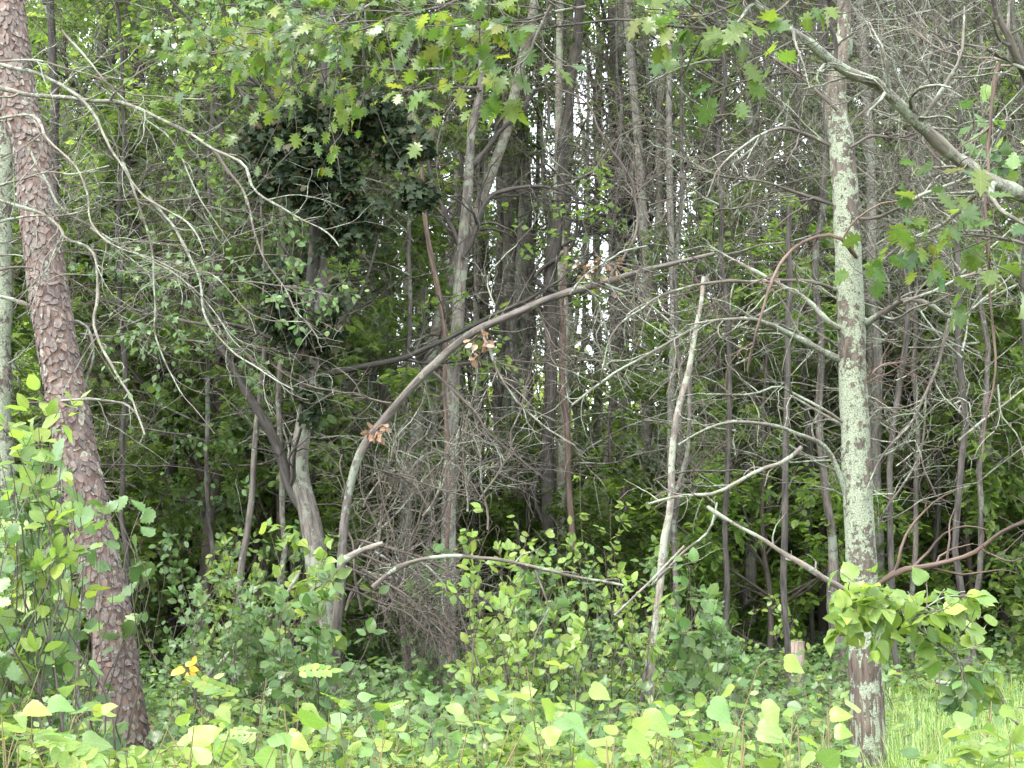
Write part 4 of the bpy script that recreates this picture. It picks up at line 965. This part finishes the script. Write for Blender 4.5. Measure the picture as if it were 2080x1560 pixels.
bush(870, 1100, 11.5, 110, 110, 'maple', .09, 50, 'small light maple bush against the trunk of the knobbly grey tree')
bush(1080, 1090, 11.5, 100, 100, 'ovalb', .08, 40, 'small pale leaf spray left of the dark centre tree foot')
bush(1290, 1190, 10.5, 120, 110, 'ovalb', .07, 70, 'light leafy sprig where the low arching branch ends')
bush(230, 1010, 8.5, 110, 90, 'woak', .11, 45, 'oak sprig with pale lobed leaves hanging beside the pine trunk')

for k in range(26):
    px = rng.uniform(360, 1560); d = rng.uniform(9.5, 15); py = rng.uniform(1080, 1290)
    if 700 < px < 1010 or 1560 < px < 1700: continue
    bush(px, py, d, rng.uniform(110, 200), rng.uniform(110, 200), random.choice(['ovalb', 'ovalg', 'ovalb', 'maple']), rng.uniform(.055, .08), 150, 'leafy waist-high bush ' + zone(px))['group'] = 'waist-high bushes ' + zone(px)
for k in range(10):
    bush(rng.uniform(-40, 95), rng.uniform(860, 1300), rng.uniform(6, 9), 100, 170, random.choice(['ovalg', 'aspen', 'woak', 'ovalb']), rng.uniform(.055, .085), 150, 'leafy bush crowding the left edge behind the pine')['group'] = 'bushes at the left edge'
# oak leaf sprays hanging into the top of the picture
def spray(pts, d, kind, n, size, label, mat='brown_bark', name='oak_branch', w=7, tl=(.15, .75), nb=None):
    top = P(*pts[0], d) + (0, .1, 0)
    r_ = thing(name, label, 'branch', top)
    W = np.array([P(x, y, d) for x, y in pts]); path = resample(W, 30, .02, .4)[None]; rr = np.linspace(w, 2.5, 30)[None] / 2 * d / F
    mb = MB(); v, f, b = tubes(path, rr, 6); mb.add(v, f, 0, b)
    P2, R2 = grow(path, rr, nb or max(6, n // 5), tl, 6, (30, 80), .2, -.1, .6, .4, (.05, 1), .0015, up=.5); v, f, b = tubes(P2, R2, 4); mb.add(v, f, 0, b)
    mb.obj('stem', [M[mat]], r_)
    for k in range(n):
        i = rng.integers(len(P2)); j = rng.integers(2, 6); q = P2[i, j]
        ax = norm(P2[i, j] - P2[i, j - 1]) * .5 + rng.normal(size=3) * .55 + (0, 0, -.45); nr = np.array([0, -.45, .6]) + rng.normal(size=3) * .4
        leaf_obj(kind, r_, q, ax, nr, rng.uniform(.7, 1.2) * size)
    return r_
spray([(1200, 10), (1120, 25), (1050, 50), (970, 60), (900, 60)], 6.0, 'oak', 100, .075, 'oak branch with large green leaves hanging from the top edge, centre')
spray([(1130, 10), (1100, 70), (1080, 120), (1040, 145)], 5.8, 'oak', 40, .09, 'drooping tip of oak leaves below the top centre')
spray([(1000, -40), (900, 10), (800, 30), (720, 60), (640, 90)], 6.8, 'oak', 220, .07, 'oak branch with yellow-green leaves along the top edge left of centre')
spray([(760, 0), (660, 60), (560, 90), (460, 110), (370, 120)], 7.2, 'oak', 240, .066, 'oak branch with yellowish leaves at the upper left')
spray([(900, 140), (800, 140), (700, 130), (600, 160)], 7.4, 'oak', 70, .07, 'lower oak branch above the dark vine mass')
spray([(760, 60), (600, 30), (480, 10), (420, 30)], 8.5, 'maple', 230, .055, 'bluish-green leafy branch in the upper left sky')
spray([(1540, -20), (1480, 10), (1420, 30), (1370, 30)], 6.1, 'oak', 40, .1, 'oak sprig at the top edge right of centre')
spray([(2095, 1478), (2015, 1402), (1945, 1335), (1880, 1285), (1810, 1238), (1750, 1212)], 5.2, 'aspen', 100, .055, 'long slanting twig with drooping heart-shaped leaves crossing the lichen-crusted trunk from the lower right', 'twig', 'aspen_branch', 7, (.04, .3), 40)
spray([(1830, 1240), (1780, 1220), (1745, 1225), (1725, 1250), (1715, 1290)], 5.15, 'aspen', 80, .06, 'cluster of drooping heart-shaped leaves hanging across the lichen-crusted trunk', 'twig', 'aspen_branch', 4, (.03, .17), 30)
spray([(1850, 1262), (1890, 1228), (1930, 1212), (1965, 1220)], 5.1, 'aspen', 45, .055, 'pale heart-shaped leaf spray standing out right of the lichen-crusted trunk', 'twig', 'aspen_branch', 4, (.03, .14), 20)
spray([(1960, 1340), (1970, 1370), (1975, 1410)], 5.1, 'ovalg', 34, .06, 'dark-green drooping leaf cluster in the lower right', 'twig', 'aspen_branch', 4, (.03, .12), 14)
spray([(1620, -30), (1590, 5), (1560, 25), (1540, 30)], 6.1, 'oak', 34, .1, 'oak sprig where the diagonal limb meets the top edge')
spray([(1520, 60), (1500, 80), (1488, 90)], 6.1, 'oak', 3, .12, 'single large oak leaf hanging below the diagonal limb')
spray([(2100, 500), (2020, 480), (1940, 470), (1870, 480)], 6.7, 'oak', 70, .095, 'oak spray with dark and light leaves at the right edge')
spray([(2100, 640), (2070, 620), (2050, 620)], 6.7, 'oak', 10, .13, 'small oak sprig touching the right edge below the big spray')
spray([(1960, 350), (1935, 360), (1922, 368)], 6.7, 'oak', 3, .13, 'lone bright oak leaf under the diagonal limb')
spray([(2100, 300), (2060, 310), (2020, 330), (1980, 300)], 8.5, 'woak', 40, .11, 'pale leafy branch behind the hanging dead branch')
for k, (a, b_) in enumerate(((560, 580), (330, 560), (250, 690), (450, 700), (560, 440), (180, 520), (420, 420), (640, 400), (350, 880), (300, 1000), (400, 1020))):
    spray([(a - 90, b_ - 10), (a - 30, b_ - 5), (a + 40, b_ + 5), (a + 110, b_ + 20)], 12 + k * .35, 'maple' if k % 2 else 'ovalg', 130, .06 if k % 2 else .06, 'flat layered spray of small green leaves in the left half of the wood', name='leafy_branch', w=4)['group'] = 'flat leafy sprays on the left'

# ------------------------------------------------------------------ fallen and cut wood
def pole(pts, d, w0, w1, mat, label, name='fallen_branch', tw=(0, 0), cat='branch'):
    top = P(*pts[0], d if np.ndim(d) == 0 else d[0]); r_ = thing(name, label, cat, top)
    branch(r_, pts, d, mat, w0, w1, tw, (.1, .5), .012, 'limb', sides=10)
pole([(495, 1300), (560, 1235), (605, 1160)], 10.2, 8, 6, 'pale', 'straight pale fallen pole leaning up through the green bush on the left')
pole([(400, 1400), (450, 1345), (495, 1300)], 10.2, 9, 8, 'pale', 'lower end of a grey fallen pole among the plants right of the pine')
pole([(1725, 1192), (1790, 1215), (1850, 1238), (1880, 1250)], 8.3, 9, 7, 'pale', 'pale stick poking out to the right behind the lichen-crusted trunk')
pole([(760, 1190), (820, 1145), (900, 1129), (1000, 1135), (1100, 1153), (1180, 1175), (1265, 1192)], 9.2, 10, 5, 'twig', 'thin branch arching low over the brush pile and shrubs', 'arching_branch', (6, 10))
pole([(1085, 1160), (1100, 1200), (1112, 1240), (1095, 1270), (1075, 1330)], 9.2, 4, 3, 'twig', 'thin twig hanging down from the low arching branch')
pole([(1320, 1190), (1380, 1130), (1440, 1080), (1460, 1020)], 9.8, 6, 4, 'twig', 'thin branch slanting up past the pale dead sapling', tw=(4, 6))
pole([(1245, 1250), (1300, 1200), (1390, 1110)], 9.5, 5, 4, 'pale', 'pale thin stick crossing the foot of the pale dead sapling')
pole([(700, 1137), (735, 1120), (782, 1101)], 10.8, 15, 8, 'pale', 'broken splintered branch end with pale wood jutting out left of the brush pile', 'broken_branch')
pole([(150, 1430), (158, 1350), (165, 1200), (170, 1150)], 8.6, 9, 7, 'twig', 'thin grey stem standing just left of the pine foot', 'thin_stem', (2, 2))
pole([(1560, 1440), (1640, 1405), (1730, 1360)], 15, 14, 12, 'pale', 'pale log lying in the plants left of the lichen-crusted trunk', 'fallen_log', cat='log')
pole([(1900, 1385), (1960, 1392)], 12, 9, 7, 'pale', 'short pale log lying in the grass at the right', 'fallen_log', cat='log')
def log(px, py, d, L_, r0, ang, tilt, label, name='cut_log', cat='log'):
    c = P(px, py, d); r_ = thing(name, label, cat, c)
    a = np.array([math.cos(ang) * math.cos(tilt), math.sin(ang) * math.cos(tilt), math.sin(tilt)])
    pts = np.stack([c - a * L_ / 2, c, c + a * L_ / 2]); path = resample(pts, 12)
    mb = MB(); v, f, b = tubes(path[None], np.full((1, 12), r0), 18, lambda q: .012 * (vnoise(q * 30) - .5)); mb.add(v, f, 0, b); mb.obj('bark', [M['wood' if 'stump' in name else 'brown_bark']], r_)
    for e, s_ in ((0, -1), (11, 1)):
        cap = v.reshape(12, 18, 3)[e] + a * s_ * .002; ring = np.concatenate([cap, [cap.mean(0) + a * s_ * .004]])
        q = np.arange(18); q2 = (q + 1) % 18; tri = np.stack([q, q2, np.full(18, 18)], 1) if s_ > 0 else np.stack([q2, q, np.full(18, 18)], 1)
        MB().add(ring, tri, 0, ring - c, False).obj('cut_end', [M['wood']], r_)
log(1616, 1385, 13.6, .66, .07, 0, math.pi / 2 - .03, 'upright pale cut stump standing in the plants left of the lichen-crusted trunk', 'tree_stump', 'stump')
log(1483, 1312, 18, .28, .1, -1.3, .1, 'short cut log end with reddish bark left of the upright stump')
log(1545, 1335, 17, .7, .06, .3, .2, 'small split log lying in front of the upright stump')
log(1660, 1300, 19.5, .6, .1, .2, .1, 'grey log lying just right of the upright stump')
log(1030, 1375, 12, .35, .05, -.9, .2, 'dark log end poking out of the plants below the centre')

def brush_pile():
    c = P(820, 1260, 11.2); base = np.array([c[0], c[1], 0.0])
    r_ = thing('brush_pile', 'collapsed dead treetop of grey twigs lying in the middle left', 'brush pile', base)
    for k in range(14):
        x0 = rng.uniform(680, 780); y0 = rng.uniform(1090, 1230); x1 = x0 + rng.uniform(120, 260); y1 = y0 + rng.uniform(80, 220)
        branch(r_, [(x0, y0), ((x0 + x1) / 2 + 10, (y0 + y1) / 2 - 14), (x1, min(y1, 1370))], 11.2 + rng.uniform(-.7, .7), random.choice(['twig', 'twigdark', 'twigdark']), 6, 2.5, (18, 75), (.15, .7), .04)
    for k in range(7):
        x0 = rng.uniform(690, 840); x1 = x0 + rng.uniform(-90, 160)
        branch(r_, [(x0, 1240), ((x0 + x1) / 2, 1080), (x1, 930)], 12 + rng.uniform(-.5, .8), 'twigdark', 6, 2.5, (16, 55), (.15, .7), .05)
    for k in range(9):
        x0 = rng.uniform(700, 1000); y0 = rng.uniform(1000, 1150); dx = rng.uniform(-150, 250)
        branch(r_, [(x0, y0), (x0 + dx * .5, y0 - 110), (x0 + dx, y0 - rng.uniform(160, 330))], 12 + rng.uniform(-.6, .8), 'twig', 5, 2, (16, 50), (.2, .8), .05)
brush_pile()

# yellow-leaved sprig
def sprig():
    c = P(375, 1350, 8.5); base = P(395, 1440, 8.5); r_ = thing('yellow_sprig', 'small sprig with bright yellow leaves right of the pine trunk', 'plant', base)
    p_ = resample([base, (base + c) / 2 + (.03, 0, 0), c], 8)[None]; v, f, b = tubes(p_, np.linspace(.006, .003, 8)[None], 5); MB().add(v, f, 0, b).obj('stem', [M['twigdark']], r_)
    for k in range(11):
        leaf_obj('yellow', r_, c + rng.normal(size=3) * .025, rng.normal(size=3) * (1, .5, .8) + (0, -.2, 0), (0, -.8, .5), rng.uniform(.04, .06))
sprig()

# ------------------------------------------------------------------ ground cover and grass (nobody could count them)
def ground_cover():
    mb = MB(); mb2 = MB()
    n = 95000
    y = rng.uniform(5.2 ** 1.6, 30 ** 1.6, n) ** (1 / 1.6); x = rng.uniform(-1, 1, n) * (.36 * y + .8)
    h = hprof(y) * (.3 + .95 * vnoise(np.stack([x * .9, y * .7, np.zeros(n)], 1)) + .2 * (vnoise(np.stack([x * 4, y * 4, np.ones(n)], 1)) - .5))
    h = np.minimum(h, low_line(px_of(x, y), y)); z = groundz(x, y) + h * rng.uniform(.05, 1, n) ** .6
    pos = np.stack([x, y, z], 1); az = rng.uniform(0, 6.28, n)
    ax = np.stack([np.cos(az), np.sin(az), rng.uniform(-.5, .25, n)], 1); nr = norm(rng.normal(size=(n, 3)) * .5 + (0, -.35, 1))
    px = px_of(x, y)
    sel = rng.random(n)
    rag = vnoise(np.stack([x * 2.2, y * 1.6, np.full(n, 5.)], 1)); pos[:, 2] += np.where(rag > .68, .12, 0) * (low_line(px, y) > 5)
    for tpl, a, b_ in ((OVAL2, 0, .4), (MAPLE, .4, .7), (OVAL, .7, 1.0)):
        q = (sel >= a) & (sel < b_); sz = rng.uniform(.035, .078, q.sum())
        place(tpl, pos[q], ax[q], nr[q], sz, mb, 0, wide=rng.uniform(.9, 1.3, q.sum()))
    o = mb.obj('ground_cover', [M['ground']]); o['kind'] = 'stuff'; o['label'] = 'carpet of low broad-leaved plants covering the forest floor'; o['category'] = 'ground cover'
    # bright low growth in the open foreground and on the right
    n = 26000; mb = MB()
    y = rng.uniform(2.9, 7.5, n); x = rng.uniform(-1, 1, n) * (.36 * y + .4); z = groundz(x, y) + np.minimum(low_line(px_of(x, y), y), hprof(y) * (.35 + .8 * vnoise(np.stack([x * 1.6, y * 1.2, np.zeros(n)], 1)))) * rng.uniform(.3, 1, n) ** .5
    az = rng.uniform(0, 6.28, n); ax = np.stack([np.cos(az), np.sin(az), rng.uniform(-.5, .3, n)], 1)
    place(OVAL2, np.stack([x, y, z], 1), ax, norm(rng.normal(size=(n, 3)) * .35 + (0, -.15, 1)), rng.uniform(.045, .08, n), mb, 0, wide=rng.uniform(.9, 1.3, n))
    n = 9000; y = rng.uniform(7, 22, n); x = (rng.uniform(1790, 2200, n) - 1040) / F * y; z = groundz(x, y) + .4 * rng.random(n) ** .6
    az = rng.uniform(0, 6.28, n); ax = np.stack([np.cos(az), np.sin(az), rng.uniform(-.5, .3, n)], 1)
    place(OVAL2, np.stack([x, y, z], 1), ax, norm(rng.normal(size=(n, 3)) * .35 + (0, -.15, 1)), rng.uniform(.05, .09, n), mb, 0)
    o = mb.obj('low_undergrowth', [M['bright']]); o['kind'] = 'stuff'; o['label'] = 'bright low undergrowth at the edge of the clearing'; o['category'] = 'undergrowth'
ground_cover()
def grass():
    n = 19000; mb = MB()
    y = rng.uniform(4, 13, n); x = (rng.uniform(1780, 2250, n) - 1040) / F * y
    k2 = 2500; y[:k2] = rng.uniform(3.2, 8, k2); x[:k2] = rng.uniform(-1, 1, k2) * .36 * y[:k2]
    h = np.where(np.arange(n) < 2500, rng.uniform(.3, .9, n), np.interp(y, [4, 6, 9, 13], [.95, .85, .7, .45]) * rng.uniform(.5, 1.05, n)); az = rng.uniform(0, 6.28, n); bend = rng.uniform(.05, .5, n)
    d = np.stack([np.cos(az), np.sin(az), np.zeros(n)], 1); sd = np.stack([-np.sin(az), np.cos(az), np.zeros(n)], 1) * .0028
    b = np.stack([x, y, groundz(x, y)], 1); V = []
    for t, wd in ((0, 1), (.4, .9), (.75, .6), (1, .08)):
        c = b + np.stack([0 * h, 0 * h, h * t * (1 - .25 * bend * t)], 1) + d * (bend * h * t * t)[:, None]
        V += [c - sd * wd, c + sd * wd]
    V = np.stack(V, 1); q = np.array([[0, 1, 3, 2], [2, 3, 5, 4], [4, 5, 7, 6]])
    mb.add(V, (np.arange(n)[:, None, None] * 8 + q[None]).reshape(-1, 4), 0, smooth=False)
    o = mb.obj('grass', [M['grass']]); o['kind'] = 'stuff'; o['label'] = 'tall green grass in the clearing at the lower right'; o['category'] = 'grass'
grass()
print('tris', sum(len(m.loops) - 2 * len(m.polygons) for m in bpy.data.meshes), 'objects', len(bpy.data.objects))
